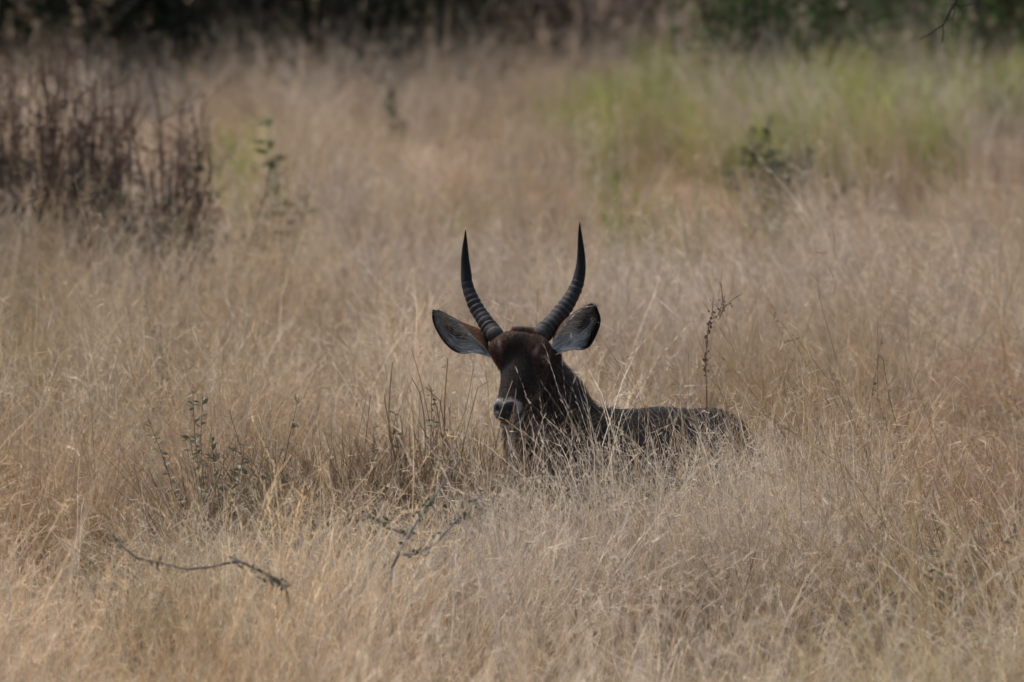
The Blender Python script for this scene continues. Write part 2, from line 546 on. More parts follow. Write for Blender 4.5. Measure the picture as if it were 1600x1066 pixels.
    tint *= (1 + 0.14 * smooth(29.5, 27.5, y))[:, None]
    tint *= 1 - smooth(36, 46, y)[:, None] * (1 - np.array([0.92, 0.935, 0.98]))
    # the tall pale stalks that stand between the lens and the neck
    ex = []
    for i in range(40):
        xx = rng.uniform(-0.02, 0.62); yy = D + rng.uniform(-0.95, -0.35)
        ex.append((xx, yy))
    for i in range(110):
        xx = rng.uniform(0.35, 1.5); yy = D + rng.uniform(-0.7, 0.2) + 0.55 * max(0, xx - 0.6)
        ex.append((xx, yy))
    for fx_, fy_ in ((470, 26.3), (606, 27.0)):
        for i in range(9):
            ex.append((Xat(fx_, fy_) + rng.normal(0, 0.10), fy_ - rng.uniform(0.05, 0.4)))
    n_w = len(ex)
    for i in range(120):
        xx = rng.uniform(-0.12, 1.45); yy = D - rng.uniform(0.30, 1.3) + 0.45 * max(0, xx - 0.5)
        ex.append((xx, yy))
    for i in range(90):
        ex.append((rng.uniform(-1.25, -0.10), D - rng.uniform(0.45, 1.5)))
    for i in range(30):
        ex.append((rng.uniform(0.88, 1.25), D + rng.uniform(0.25, 0.95)))
    n_s = len(ex)
    for i in range(40):
        xx = rng.uniform(0.27, 0.70); yy = D + rng.uniform(-1.1, -0.4)
        ex.append((xx, yy))
    ex = np.array(ex); E = len(ex)
    elx = rng.normal(-0.34, 0.16, E); elx[ex[:, 0] < -0.05] += 0.35
    erot = lean_euler(rng.random(E) * 6.283, elx, rng.normal(0.05, 0.14, E))
    eh = rng.uniform(1.0, 1.4, E) * np.where(ex[:, 0] < 0.3, 1.0, 0.98)
    eh[n_s:] = rng.uniform(0.85, 1.30, E - n_s)
    eidx = N_W + rng.integers(0, N_S, E); eidx[n_s:] = N_W + N_S + rng.integers(0, 4, E - n_s)
    eidx[n_w:n_s] = rng.integers(0, N_W, n_s - n_w); eh[n_w:n_s] = rng.uniform(0.95, 1.25, n_s - n_w) * (1 - 0.08 * (ex[n_w:n_s, 0] < 0.25) - 0.12 * (ex[n_w:n_s, 0] < -0.06))
    pts = np.vstack([pts, np.c_[ex, gz(ex[:, 0], ex[:, 1])]])
    rot = np.vstack([rot, erot])
    scl = np.vstack([scl, np.stack([np.ones(E), np.ones(E), eh], 1)])
    idx = np.concatenate([idx, eidx])
    tint = np.vstack([tint, np.ones((E, 3)) * rng.uniform(0.95, 1.2, (E, 1))])
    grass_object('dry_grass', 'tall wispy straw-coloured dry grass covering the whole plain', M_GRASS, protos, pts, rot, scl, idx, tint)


def green_clump(mb, rng, h):
    start = mb.n
    for i in range(70):
        r = 0.16 * math.sqrt(rng.random()); a = rng.random() * 2 * math.pi
        root = np.array([r * math.cos(a), r * math.sin(a), -0.02])
        hh = h * rng.uniform(0.5, 1.1)
        ld = a + rng.normal(0, 1.0); ldir = np.array([math.cos(ld), math.sin(ld), 0])
        t = np.linspace(0, 1, 5); l = rng.uniform(0.1, 0.7)
        pts = root + np.outer(hh * (t - 0.4 * l * t ** 3), [0, 0, 1]) + np.outer(hh * l * t ** 2, ldir)
        side = np.array([-ldir[1], ldir[0], 0])
        g = [np.array([0.17, 0.215, 0.03]), np.array([0.29, 0.30, 0.055]), np.array([0.28, 0.21, 0.12])][rng.choice(3, p=[0.46, 0.32, 0.22])] * rng.uniform(0.8, 1.2)
        mb.ribbon(pts, np.array([0.7, 1, 1, 0.8, 0]) * rng.uniform(0.002, 0.004), side, g)
    return mb.n - start


def build_green_grass():
    rng = np.random.default_rng(5)
    p = scatter(47, 82, 2.0, 0.07, 0.30, rng)
    x, y = p[:, 0], p[:, 1]
    u = x / y * FPX + 800
    d = (CAM_Z - 0.55) / y
    v = 533 - (1.02 - (CAM_Z - d * D)) * -FPX / D
    v = 533 - ((CAM_Z - d * D) - 1.02) * FPX / D
    u = u + (fbm(x * 0.8, y * 0.35, 99) - 0.5) * 420; v = v + (fbm(x * 0.9 + 5, y * 0.4, 98) - 0.5) * 60
    reg = smooth(860, 1010, u) * smooth(212, 158, v) * smooth(70, 105, v)
    reg *= 0.22 + 0.78 * smooth(1020, 1300, u)
    patch = smooth(0.47, 0.60, fbm(x * 1.2, y * 0.5, 77))
    keep = rng.random(len(p)) < np.clip(reg * patch * 2.4, 0, 0.72)
    # a few olive tufts elsewhere
    olive = smooth(0.66, 0.8, fbm(x * 0.5 + 3, y * 0.3, 87)) * 0.06
    keep |= rng.random(len(p)) < olive
    p = p[keep]; x, y = p[:, 0], p[:, 1]; N = len(p)
    rot = lean_euler(rng.random(N) * 6.283, rng.normal(-0.15, 0.12, N), rng.normal(0, 0.1, N))
    s = rng.uniform(0.85, 1.25, N)
    scl = np.stack([s, s, s * rng.uniform(0.85, 1.15, N)], 1)
    tint = rng.uniform(0.6, 1.2, (N, 1)) * np.ones((N, 3))
    protos = [lambda mb, k=k: green_clump(mb, np.random.default_rng(500 + k), 0.66) for k in range(6)]
    grass_object('green_grass', 'greener grass tufts on the low rise at the upper right', M_GREEN, protos,
                 np.stack([x, y, gz(x, y)], 1), rot, scl, rng.integers(0, 6, N), tint)


build_dry_grass()
build_green_grass()

# ------------------------------------------------------------------ the antelope
AX, AY = 0.35, D + 0.6                      # the Empty under its body


def build_antelope():
    root = thing('antelope', 'dark brown male antelope with ridged horns lying in the tall dry grass', 'antelope', (AX, AY, 0))
    off = np.array([AX, AY, 0.0])
    # head frame: e_l lateral (to the right in the picture), e_f down the face to the nose, e_n out of the forehead
    psi, al = math.radians(20), math.radians(47)
    h = np.array([-math.sin(psi), -math.cos(psi), 0]); up = np.array([0, 0, 1.0])
    e_f = math.cos(al) * h - math.sin(al) * up
    e_n = math.sin(al) * h + math.cos(al) * up
    e_l = np.array([math.cos(psi), -math.sin(psi), 0])
    E = P(809, 556, -0.02)
    R = np.stack([e_l, e_f, e_n])            # rows: world -> head
    NA = 0.70 * e_f + 0.714 * e_n; NV = 0.70 * e_n - 0.714 * e_f     # out of the nose pad, and up across it
    hw = lambda l, f, n: E + l * e_l + f * e_f + n * e_n

    lo = np.array([-0.35, D - 0.45, -0.03]); hi = np.array([1.20, D + 1.95, 1.20]); hstep = 0.007
    dims = np.ceil((hi - lo) / hstep).astype(int)
    F = np.full(dims, 1.0, np.float32)
    ax = [lo[i] + np.arange(dims[i]) * hstep for i in range(3)]

    def region(bmin, bmax):
        a = np.clip(np.floor((bmin - lo) / hstep).astype(int), 0, dims); b = np.clip(np.ceil((bmax - lo) / hstep).astype(int) + 1, 0, dims)
        sl = tuple(slice(a[i], b[i]) for i in range(3))
        g = np.stack(np.meshgrid(*[ax[i][sl[i]] for i in range(3)], indexing='ij'), -1)
        return sl, g

    def smin(sl, d, k):
        A = F[sl]; hh = np.maximum(k - np.abs(A - d), 0) / k
        F[sl] = np.minimum(A, d) - hh * hh * k * 0.25

    def smax_cut(sl, d, k):
        A = F[sl]; d = -d
        hh = np.maximum(k - np.abs(A - d), 0) / k
        F[sl] = np.maximum(A, d) + hh * hh * k * 0.25

    def cone(a, b, ra, rb, k=0.05):
        a = np.asarray(a, float); b = np.asarray(b, float); m = max(ra, rb) + k + 0.05
        sl, g = region(np.minimum(a, b) - m, np.maximum(a, b) + m)
        ab = b - a; t = np.clip(((g - a) @ ab) / (ab @ ab), 0, 1)
        d = np.linalg.norm(g - a - t[..., None] * ab, axis=-1) - (ra + (rb - ra) * t)
        smin(sl, d.astype(np.float32), k)

    def ell(c, r, k=0.05, rot=None, cut=False):
        c = np.asarray(c, float); r = np.asarray(r, float); m = r.max() + k + 0.03
        sl, g = region(c - m, c + m)
        q = g - c
        if rot is not None: q = q @ rot.T
        k0 = np.linalg.norm(q / r, axis=-1); k1 = np.linalg.norm(q / (r * r), axis=-1) + 1e-6
        d = (k0 * (k0 - 1) / k1).astype(np.float32)
        (smax_cut if cut else smin)(sl, d, k)

    W = lambda x, y, z: np.array([x, D + y, z])
    # trunk
    cone(W(0.36, 0.58, 0.40), W(0.55, 0.98, 0.36), 0.262, 0.275, 0.02)
    cone(W(0.55, 0.98, 0.36), W(0.74, 1.40, 0.365), 0.275, 0.240, 0.10)
    cone(W(0.36, 0.58, 0.615), W(0.74, 1.36, 0.555), 0.105, 0.095, 0.12)   # spine
    ell(W(0.73, 1.40, 0.50), (0.14, 0.22, 0.10), 0.12)                 # hips
    ell(W(0.22, 0.45, 0.34), (0.19, 0.22, 0.26), 0.10)                  # brisket
    ell(W(0.30, 0.42, 0.40), (0.10, 0.14, 0.22), 0.06)                  # shoulder towards the lens
    # neck
    n0, n1, n2 = P(838, 572, 0.17), P(858, 628, 0.30), P(893, 700, 0.46)
    cone(n0, n1, 0.080, 0.108, 0.05)
    cone(n1, n2, 0.108, 0.165, 0.06)
    cone(P(812, 650, 0.14), P(842, 735, 0.27), 0.055, 0.13, 0.09)        # throat and dewlap
    # folded legs
    for sx, sy in ((0.0, 0.0), (0.30, -0.02)):
        cone(W(0.18 + sx, 0.46 + sy, 0.26), W(0.10 + sx, 0.10 + sy, 0.11), 0.085, 0.05, 0.05)
        cone(W(0.10 + sx, 0.10 + sy, 0.11), W(0.17 + sx, 0.42 + sy, 0.045), 0.045, 0.035, 0.03)
    cone(W(0.52, 1.22, 0.34), W(0.40, 0.86, 0.22), 0.18, 0.10, 0.08)
    cone(W(0.40, 0.86, 0.22), W(0.52, 1.30, 0.08), 0.085, 0.05, 0.04)
    cone(W(0.52, 1.30, 0.08), W(0.36, 0.92, 0.045), 0.042, 0.034, 0.03)
    cone(W(0.82, 1.34, 0.28), W(0.76, 0.98, 0.18), 0.16, 0.09, 0.08)
    cone(W(0.76, 0.98, 0.18), W(0.88, 1.34, 0.07), 0.08, 0.045, 0.04)
    cone(W(0.76, 1.50, 0.46), W(0.83, 1.58, 0.22), 0.035, 0.022, 0.05)   # tail
    # head
    def hell(l, f, n, r, k=0.02, cut=False): ell(hw(l, f, n), r, k, R, cut)
    hell(0, -0.040, -0.080, (0.078, 0.095, 0.080), 0.05)
    cone(hw(0, -0.01, -0.068), hw(0, 0.19, -0.044), 0.068, 0.040, 0.03)
    hell(0, 0.212, -0.046, (0.048, 0.044, 0.044), 0.03)
    cone(hw(0, -0.02, -0.140), hw(0, 0.195, -0.096), 0.048, 0.026, 0.03)
    hell(0, 0.210, -0.100, (0.036, 0.034, 0.022), 0.015)                 # chin
    for s in (-1, 1):
        hell(s * 0.040, 0.025, -0.110, (0.033, 0.075, 0.058), 0.03)      # cheek
        hell(s * 0.064, -0.014, -0.041, (0.027, 0.036, 0.029), 0.022)    # orbit
        hell(s * 0.056, -0.032, -0.030, (0.028, 0.038, 0.020), 0.035)     # brow
        cone(hw(s * 0.065, -0.065, -0.090), hw(s * 0.095, -0.082, -0.105), 0.030, 0.022, 0.03)   # ear root
        hell(s * 0.082, -0.006, -0.034, (0.013, 0.021, 0.017), 0.006, True)
        ell(hw(0, 0.212, -0.046) + s * 0.026 * e_l + 0.038 * NA + 0.006 * NV, (0.010, 0.012, 0.016), 0.008, np.stack([math.cos(0.5) * e_l - s * math.sin(0.5) * NV, s * math.sin(0.5) * e_l + math.cos(0.5) * NV, NA]), True)   # nostril
    ell(P(783, 541, 0.045), (0.038, 0.045, 0.030), 0.06)                 # bosses the horns grow from
    ell(P(835, 541, 0.035), (0.040, 0.045, 0.030), 0.06)
    ell(P(809, 533, 0.055), (0.05, 0.05, 0.030), 0.05)
    hell(0, 0.246, -0.082, (0.046, 0.034, 0.005), 0.006, True)           # mouth
    # ---- surface nets
    S = F < 0
    n0_, n1_, n2_ = [q - 1 for q in dims]
    cnt = np.zeros((n0_, n1_, n2_), np.uint8)
    cs = [(i, j, k) for i in (0, 1) for j in (0, 1) for k in (0, 1)]
    for i, j, k in cs: cnt += S[i:i + n0_, j:j + n1_, k:k + n2_]
    act = (cnt > 0) & (cnt < 8)
    I, J, K = np.nonzero(act)
    idx = np.full(act.shape, -1, np.int64); idx[I, J, K] = np.arange(len(I))
    acc = np.zeros((len(I), 3)); num = np.zeros(len(I))
    for a in cs:
        for d in range(3):
            if a[d]: continue
            b = list(a); b[d] = 1
            fa = F[I + a[0], J + a[1], K + a[2]]; fb = F[I + b[0], J + b[1], K + b[2]]
            x = (fa < 0) != (fb < 0)
            t = np.where(x, fa / np.where(x, fa - fb, 1), 0)
            pos = np.tile(np.array(a, float), (len(I), 1)); pos[:, d] += t
            acc[x] += pos[x]; num[x] += 1
    V = lo + (np.stack([I, J, K], 1) + acc / num[:, None]) * hstep
    Q = []
    for d in range(3):
        o1, o2 = (d + 1) % 3, (d + 2) % 3
        A = np.moveaxis(S, (d, o1, o2), (0, 1, 2)); ID = np.moveaxis(idx, (d, o1, o2), (0, 1, 2))
        e = A[:-1, 1:-1, 1:-1] != A[1:, 1:-1, 1:-1]
        i, j, k = np.nonzero(e)
        q = np.stack([ID[i, j, k], ID[i, j + 1, k], ID[i, j + 1, k + 1], ID[i, j, k + 1]], 1)
        inside = A[i, j + 1, k + 1]
        q[~inside] = q[~inside][:, ::-1]
        Q.append(q)
    Q = np.vstack(Q)
    Q = Q[(Q >= 0).all(1)]
    # ---- coat colours
    def coat(V):
        c = (V - E) @ R.T; l, f, n = c[:, 0], c[:, 1], c[:, 2]
        al_ = np.abs(l)
        body = np.array([0.054, 0.040, 0.033]); neck = np.array([0.040, 0.030, 0.025])
        col = np.tile(body, (len(V), 1))
        def mix(m, rgb):
            col[:] = col * (1 - m[:, None]) + np.array(rgb) * m[:, None]
        dn = np.clip(((V - n0) @ (n2 - n0)) / ((n2 - n0) @ (n2 - n0)), 0, 1)
        dist = np.linalg.norm(V - n0 - dn[:, None] * (n2 - n0), axis=1)
        mix(smooth(0.30, 0.18, dist), neck)
        mix(smooth(0.56, 0.645, V[:, 2]) * smooth(0.3, 0.55, V[:, 1] - D) * 0.9, (0.014, 0.011, 0.010))    # dark back line
        mix(smooth(0.42, 0.20, V[:, 2]), (0.05, 0.03, 0.022))                                                         # legs
        head = smooth(-0.16, -0.10, f) * smooth(-0.21, -0.17, n) * smooth(0.15, 0.12, al_)
        mix(head, (0.034, 0.022, 0.017))
        streak = 0.5 + 0.5 * np.sin(l * 420 + 3 * np.sin(f * 60)) * np.sin(f * 95 + l * 130)
        mix(head * smooth(0.085, -0.02, f + 0.02 * streak) * smooth(-0.085, -0.03, n), (0.052, 0.027, 0.017))          # rufous forehead
        wedge = smooth(0.012, -0.012, al_ - (0.016 + 0.42 * np.clip(f + 0.07, 0, 1)) - 0.008 * streak)
        mix(head * wedge * smooth(-0.10, -0.05, f) * smooth(-0.085, -0.04, n) * 0.85, (0.015, 0.012, 0.011))            # black-brown blaze
        mix(head * smooth(-0.085, -0.10, f) * smooth(0.03, 0.015, al_), (0.008, 0.007, 0.007))                       # dark tuft between the horns
        mix(head * smooth(-0.09, -0.12, n) * smooth(0.02, 0.10, f), (0.085, 0.072, 0.065))             # greyer jaw
        brow = np.exp(-((al_ - 0.066 + 0.25 * (f + 0.02)) / 0.006) ** 2 - ((f + 0.020) / 0.018) ** 2) * smooth(-0.07, -0.03, n)
        mix(np.clip(brow * 0.9, 0, 1), (0.22, 0.165, 0.125))
        for s_ in (-1, 1):
            de = np.linalg.norm((c - np.array([s_ * 0.0705, -0.006, -0.039])) / np.array([1, 1.25, 1.0]), axis=1)
            mix(np.clip(np.exp(-((de - 0.027) / 0.0045) ** 2) * smooth(0.012, -0.012, f + 0.006), 0, 1) * 0.9, (0.26, 0.20, 0.155))
            mix(smooth(0.024, 0.020, de), (0.010, 0.008, 0.007))
        tear = np.exp(-((al_ - 0.060) / 0.006) ** 2 - ((f - 0.034) / 0.010) ** 2)
        mix(np.clip(tear * 0.6, 0, 1), (0.06, 0.045, 0.035))
        # throat patch
        tp = np.exp(-(np.linalg.norm((V - P(838, 672, 0.06)) / np.array([0.05, 0.12, 0.035]), axis=1)) ** 2)
        mix(np.clip(tp * 0.7, 0, 1), (0.22, 0.20, 0.18))
        # muzzle: white ring round a heart-shaped black nose pad
        q = V - hw(0, 0.212, -0.046)
        nu = np.abs(q @ e_l) / 0.044; nv = (q @ NV) / 0.044; na = (q @ NA) / 0.044
        lobe = np.hypot((nu - 0.44) / 0.56, (nv - 0.22) / 0.60)
        vee = np.maximum(nu * 1.15 + np.maximum(-nv, 0) * 0.75, np.maximum(-nv - 0.95, nv - 0.35) + 0.95)
        hd_ = np.minimum(lobe, vee)
        front = smooth(-0.25, 0.05, na)
        muz = smooth(0.175, 0.188, f) * smooth(-0.14, -0.12, n)
        mix(muz * smooth(1.34, 1.08, lobe) * smooth(-0.7, -0.3, na), (0.27, 0.25, 0.235))
        mix(muz * smooth(-0.3, -0.9, nv) * smooth(0.188, 0.20, f) * 0.8, (0.36, 0.33, 0.30))
        lip = smooth(0.205, 0.215, f) * smooth(-0.071, -0.077, n) * smooth(-0.096, -0.089, n)
        mix(lip, (0.02, 0.016, 0.016))
        nm = smooth(1.08, 0.94, hd_) * front
        mix(nm, (0.008, 0.008, 0.010))
        return col, nm, c
    col, nm, hc = coat(V)
    me = bpy.data.meshes.new('body')
    me.from_pydata(V - off, [], Q.tolist())
    me.polygons.foreach_set('use_smooth', np.ones(len(me.polygons), bool))
    at = me.attributes.new('col', 'FLOAT_COLOR', 'POINT')
    c4 = np.ones((len(V), 4), np.float32); c4[:, :3] = col; at.data.foreach_set('color', c4.ravel())
    me.materials.append(M_HIDE); me.materials.append(M_NOSE)
    mi = (nm[Q].mean(1) > 0.5).astype(np.int32)
    me.polygons.foreach_set('material_index', mi)
    body = link('body', me, root)
    # ---- eyes
    for s in (-1, 1):
        mb = MB(); c = hw(s * 0.0725, -0.006, -0.038)
        th = np.linspace(0, math.pi, 9); ph = np.linspace(0, 2 * math.pi, 13)[:-1]
        Vv = np.array([[math.sin(a) * math.cos(b), math.sin(a) * math.sin(b), math.cos(a)] for a in th for b in ph]) * 0.020 + c - off
        Ff = [(i * 12 + j, (i + 1) * 12 + j, (i + 1) * 12 + (j + 1) % 12, i * 12 + (j + 1) % 12) for i in range(8) for j in range(12)]
        mb.add(Vv, Ff, (0.006, 0.005, 0.004))
        mb.build('eye', M_EYE, root, True)
    # ---- horns
    def catmull(A, n):
        A = np.asarray(A, float); A = np.vstack([2 * A[0] - A[1], A, 2 * A[-1] - A[-2]])
        t = np.linspace(0, len(A) - 3 - 1e-6, n); i = t.astype(int); u = (t - i)[:, None]
        p0, p1, p2, p3 = A[i], A[i + 1], A[i + 2], A[i + 3]
        return 0.5 * (2 * p1 + (p2 - p0) * u + (2 * p0 - 5 * p1 + 4 * p2 - p3) * u ** 2 + (3 * p1 - p0 - 3 * p2 + p3) * u ** 3)
    zo = lambda x, y: (640 + x / 4.44, 320 + y / 4.44)
    LH = [(640, 960, 100), (600, 912, 116), (556, 858, 112), (508, 785, 101), (458, 705, 94), (420, 618, 84), (398, 540, 76), (392, 465, 69), (386, 385, 56), (385, 300, 39), (387, 235, 22), (388, 176, 4)]
    RH = [(850, 950, 116), (888, 922, 130), (945, 872, 128), (1012, 797, 120), (1072, 718, 108), (1122, 640, 96), (1160, 560, 85), (1181, 480, 75), (1190, 400, 61), (1189, 320, 48), (1184, 240, 33), (1181, 170, 17), (1181, 117, 3)]
    for pts in (LH, RH):
        n = len(pts); cen = []; rad = []
        for i, (x, y, w) in enumerate(pts):
            t = i / (n - 1)
            dy = 0.030 + 0.19 * math.sin(t * math.pi * 0.72) + (0.075 if i == 0 else 0.0) - 0.03 * t
            cen.append(P(*zo(x, y), dy)); rad.append([w / 4.44 / 438.6 / 2 * 1.06, 0, 0])
        m = 190
        C = catmull(cen, m); r = np.clip(catmull(rad, m)[:, 0], 0.0008, 1)
        s = np.concatenate([[0], np.cumsum(np.linalg.norm(np.diff(C, axis=0), axis=1))]); T = s / s[-1]
        rid = (s / 0.0235 + 0.10 * np.sin(s * 33) + 0.07 * np.sin(s * 71 + 1)) % 1.0
        saw = np.where(rid < 0.72, rid / 0.72, (1 - rid) / 0.28)             # slow rise, sharp edge
        amp = 0.115 * (0.75 + 0.35 * np.sin(s * 57 + 2)) * smooth(0.66, 0.50, T) * smooth(0.0, 0.02, T)
        sides = 22
        Tn = np.gradient(C, axis=0); Tn /= np.linalg.norm(Tn, axis=1)[:, None]
        Aa = np.cross(Tn, [0, 1, 0]); Aa /= np.linalg.norm(Aa, axis=1)[:, None]; Bb = np.cross(Tn, Aa)
        ang = np.arange(sides) * 2 * math.pi / sides
        # ridges stand proudest on the front of the horn
        front = 0.45 + 0.55 * np.clip(-(np.cos(ang)[None, :, None] * Aa[:, None] + np.sin(ang)[None, :, None] * Bb[:, None])[..., 1], 0, 1)
        rr = r[:, None] * (1 + amp[:, None] * (saw[:, None] * 2 - 1) * (0.5 + 0.5 * front) + RNG.normal(0, 0.006, (m, sides)))
        Vv = C[:, None] + rr[..., None] * (np.cos(ang)[None, :, None] * Aa[:, None] + np.sin(ang)[None, :, None] * Bb[:, None])
        Ff = [(i * sides + j, i * sides + (j + 1) % sides, (i + 1) * sides + (j + 1) % sides, (i + 1) * sides + j) for i in range(m - 1) for j in range(sides)]
        mb = MB(); base = np.array([0.022, 0.0205, 0.020]); tip = np.array([0.012, 0.012, 0.013])
        cc = base[None] * (1 - smooth(0.35, 0.65, T))[:, None] + tip[None] * smooth(0.35, 0.65, T)[:, None]
        cc = cc * (0.7 + 0.9 * saw * smooth(0.66, 0.5, T))[:, None]
        mb.add(Vv.reshape(-1, 3) - off, Ff, np.repeat(cc, sides, axis=0))
        mb.build('horn', M_HORN, root, True)
    # ---- ears: lower edge, back of the cup, upper edge, rolled rim
    z2 = lambda q: (660 + q[0] / 5.333, 470 + q[1] / 5.333)
    LE = dict(low=[(575, 478), (505, 452), (430, 432), (355, 440), (285, 428), (215, 380), (155, 308), (108, 222), (84, 145), (84, 84)],
              top=[(545, 300), (500, 252), (440, 218), (385, 197), (330, 182), (275, 155), (225, 128), (180, 103), (135, 82), (92, 74)],
              rim=[(560, 450), (515, 385), (455, 330), (405, 275), (350, 218), (290, 168), (232, 134), (180, 105), (135, 83), (92, 75)])
    RE = dict(low=[(1065, 478), (1115, 452), (1180, 424), (1255, 404), (1330, 408), (1388, 384), (1430, 322), (1468, 236), (1484, 150), (1455, 55)],
              top=[(1100, 255), (1135, 222), (1175, 178), (1215, 142), (1255, 112), (1300, 78), (1345, 50), (1385, 33), (1415, 29), (1440, 38)],
              rim=[(1085, 330), (1130, 270), (1172, 205), (1213, 155), (1255, 116), (1300, 80), (1345, 51), (1385, 34), (1415, 30), (1440, 39)])
    ear_hairs = []
    for e, sgn in ((LE, -1), (RE, 1)):
        n, m = 26, 13
        def curve(key, dy0, dy1):
            q = [P(*z2(p), dy0 + (dy1 - dy0) * i / 9) for i, p in enumerate(e[key])]
            return catmull(q, n)
        L = curve('low', 0.050, 0.060); T_ = curve('top', 0.095, 0.070); Rm = curve('rim', 0.050, 0.064)
        t = np.linspace(0, 1, n)
        cup = 0.055 * np.sin(np.clip(t * 0.9 + 0.12, 0, 1) * math.pi) ** 0.7
        Bk = (L * 0.62 + T_ * 0.38); Bk[:, 1] += cup
        Bl = (L * 0.88 + T_ * 0.12); Bl[:, 1] += cup * 0.6
        grid = np.zeros((n, m, 3))
        for i in range(n):
            grid[i] = catmull([L[i], Bl[i], Bk[i], (Bk[i] + T_[i]) / 2 + np.array([0, cup[i] * 0.25, 0]), T_[i], Rm[i] + np.array([0, -0.002, 0])], m)
        # inner and outer shells
        du = np.gradient(grid, axis=0); dv = np.gradient(grid, axis=1)
        nr = np.cross(du, dv); nr /= np.linalg.norm(nr, axis=2)[..., None] + 1e-9
        if nr[n // 2, m // 2, 1] > 0: nr = -nr                         # towards the lens: inside of the ear
        th = 0.0035 * np.clip(np.minimum(np.minimum(t, 1 - t)[:, None] * 8, 1), 0.25, 1)[..., None]
        inn = grid + nr * th * 0.5; out = grid - nr * th * 0.5
        s_ = np.linspace(0, 1, m)
        TT, SS = np.meshgrid(t, s_, indexing='ij')
        ci = np.tile(np.array([0.78, 0.73, 0.68]), (n, m, 1))
        ci = ci * (0.6 + 0.4 * smooth(0.75, 0.35, TT))[..., None]
        def mixc(c, msk, rgb): return c * (1 - msk[..., None]) + np.array(rgb) * msk[..., None]
        if sgn < 0:
            ci = mixc(ci, np.exp(-((TT - 0.46) / 0.14) ** 2 - ((SS - 0.44) / 0.17) ** 2), (0.006, 0.010, 0.010))
            ci = mixc(ci, smooth(0.74, 0.88, TT), (0.012, 0.010, 0.010))
            ci = mixc(ci, smooth(0.13, 0.05, SS) * smooth(0.25, 0.45, TT), (0.03, 0.018, 0.012))
        else:
            ci = mixc(ci, np.exp(-((TT - 0.52) / 0.16) ** 2 - ((SS - 0.52) / 0.22) ** 2), (0.012, 0.010, 0.010))
            ci = mixc(ci, smooth(0.66, 0.84, TT), (0.012, 0.010, 0.010))
            ci = mixc(ci, smooth(0.34, 0.16, SS) * smooth(0.30, 0.50, TT), (0.014, 0.011, 0.010))
        ci_h = ci.copy(); ci = ci * 0.85
        co = np.tile(np.array([0.085, 0.042, 0.022]), (n, m, 1)); co = mixc(co, smooth(0.75, 0.9, TT), (0.012, 0.010, 0.010))
        mb = MB()
        gi_ = np.arange(n * m).reshape(n, m)
        Fq = np.stack([gi_[:-1, :-1], gi_[:-1, 1:], gi_[1:, 1:], gi_[1:, :-1]], -1).reshape(-1, 4)
        loop = list(gi_[0, :]) + list(gi_[1:, -1]) + list(gi_[-1, -2::-1]) + list(gi_[-2:0:-1, 0])
        Fs = [tuple(q) for q in Fq] + [tuple(q[::-1] + n * m) for q in Fq]
        Fs += [(loop[i], loop[(i + 1) % len(loop)], loop[(i + 1) % len(loop)] + n * m, loop[i] + n * m) for i in range(len(loop))]
        mb.add(np.vstack([inn.reshape(-1, 3), out.reshape(-1, 3)]) - off, Fs, np.vstack([ci.reshape(-1, 3), co.reshape(-1, 3)]))
        ear = mb.build('ear', M_HIDE, root, True)
        # hair lining the ear
        hb = MB()
        for q in range(1500):
            i = RNG.integers(1, n - 5); j = RNG.integers(0, m - 1)
            a, b = RNG.random(2)
            p = inn[i, j] * (1 - a) * (1 - b) + inn[i + 1, j] * a * (1 - b) + inn[i, j + 1] * (1 - a) * b + inn[i + 1, j + 1] * a * b
            d = (inn[min(i + 2, n - 1), j] - inn[i, j]); d /= np.linalg.norm(d)
            edge = j in (0, m - 2)
            d = d + nr[i, j] * RNG.uniform(0.1, 0.5) + (dv[i, j] / np.linalg.norm(dv[i, j])) * ((-0.7 if j == 0 else 0.7) if edge else RNG.normal(0, 0.25))
            d /= np.linalg.norm(d)
            ln = RNG.uniform(0.018, 0.048) if not edge else RNG.uniform(0.006, 0.018)
            k = np.clip(ci_h[i, j] * RNG.uniform(0.35, 1.25), 0, 0.85)
            sd = np.cross(d, RNG.normal(0, 1, 3)); sd /= np.linalg.norm(sd)
            hb.ribbon(np.array([p, p + d * ln * 0.6, p + d * ln - up * ln * 0.1]) - off, [0.0010, 0.0008, 0], sd, k)
        for q in range(300):
            i = RNG.integers(1, n - 8); j = RNG.integers(1, m - 2)
            if ci_h[i:i + 7, j].min() < 0.16 and RNG.random() < 0.9: continue
            p = inn[i, j] + (inn[i + 1, j + 1] - inn[i, j]) * RNG.random()
            d = inn[min(i + 4, n - 1), j] - inn[i, j]; d /= np.linalg.norm(d)
            d = d + nr[i, j] * RNG.uniform(0.12, 0.4) + RNG.normal(0, 0.16, 3); d /= np.linalg.norm(d)
            ln = RNG.uniform(0.025, 0.055); sd = np.cross(d, nr[i, j]); sd /= np.linalg.norm(sd)
            hb.ribbon(np.array([p, p + d * ln * 0.35, p + d * ln * 0.7, p + d * ln - up * ln * 0.12]) - off, [0.0016, 0.0018, 0.0012, 0], sd, np.array([0.68, 0.63, 0.57]) * RNG.uniform(0.5, 1.15))
        ho = hb.build('ear_hair', M_FUR, ear)
        ho['kind'] = 'stuff'
    # ---- fur
    tri = np.vstack([Q[:, :3], Q[:, [0, 2, 3]]])
    A, B, C_ = V[tri[:, 0]], V[tri[:, 1]], V[tri[:, 2]]
    nrm = np.cross(B - A, C_ - A); ar = np.linalg.norm(nrm, axis=1); nrm /= ar[:, None] + 1e-12
    ctr = (A + B + C_) / 3
    hcc = (ctr - E) @ R.T
    is_head = (hcc[:, 1] > -0.16) & (hcc[:, 2] > -0.19) & (np.abs(hcc[:, 0]) < 0.14)
    wgt = ar * np.where(is_head, 6.0, np.where(ctr[:, 2] > 0.35, 1.0, 0.25))
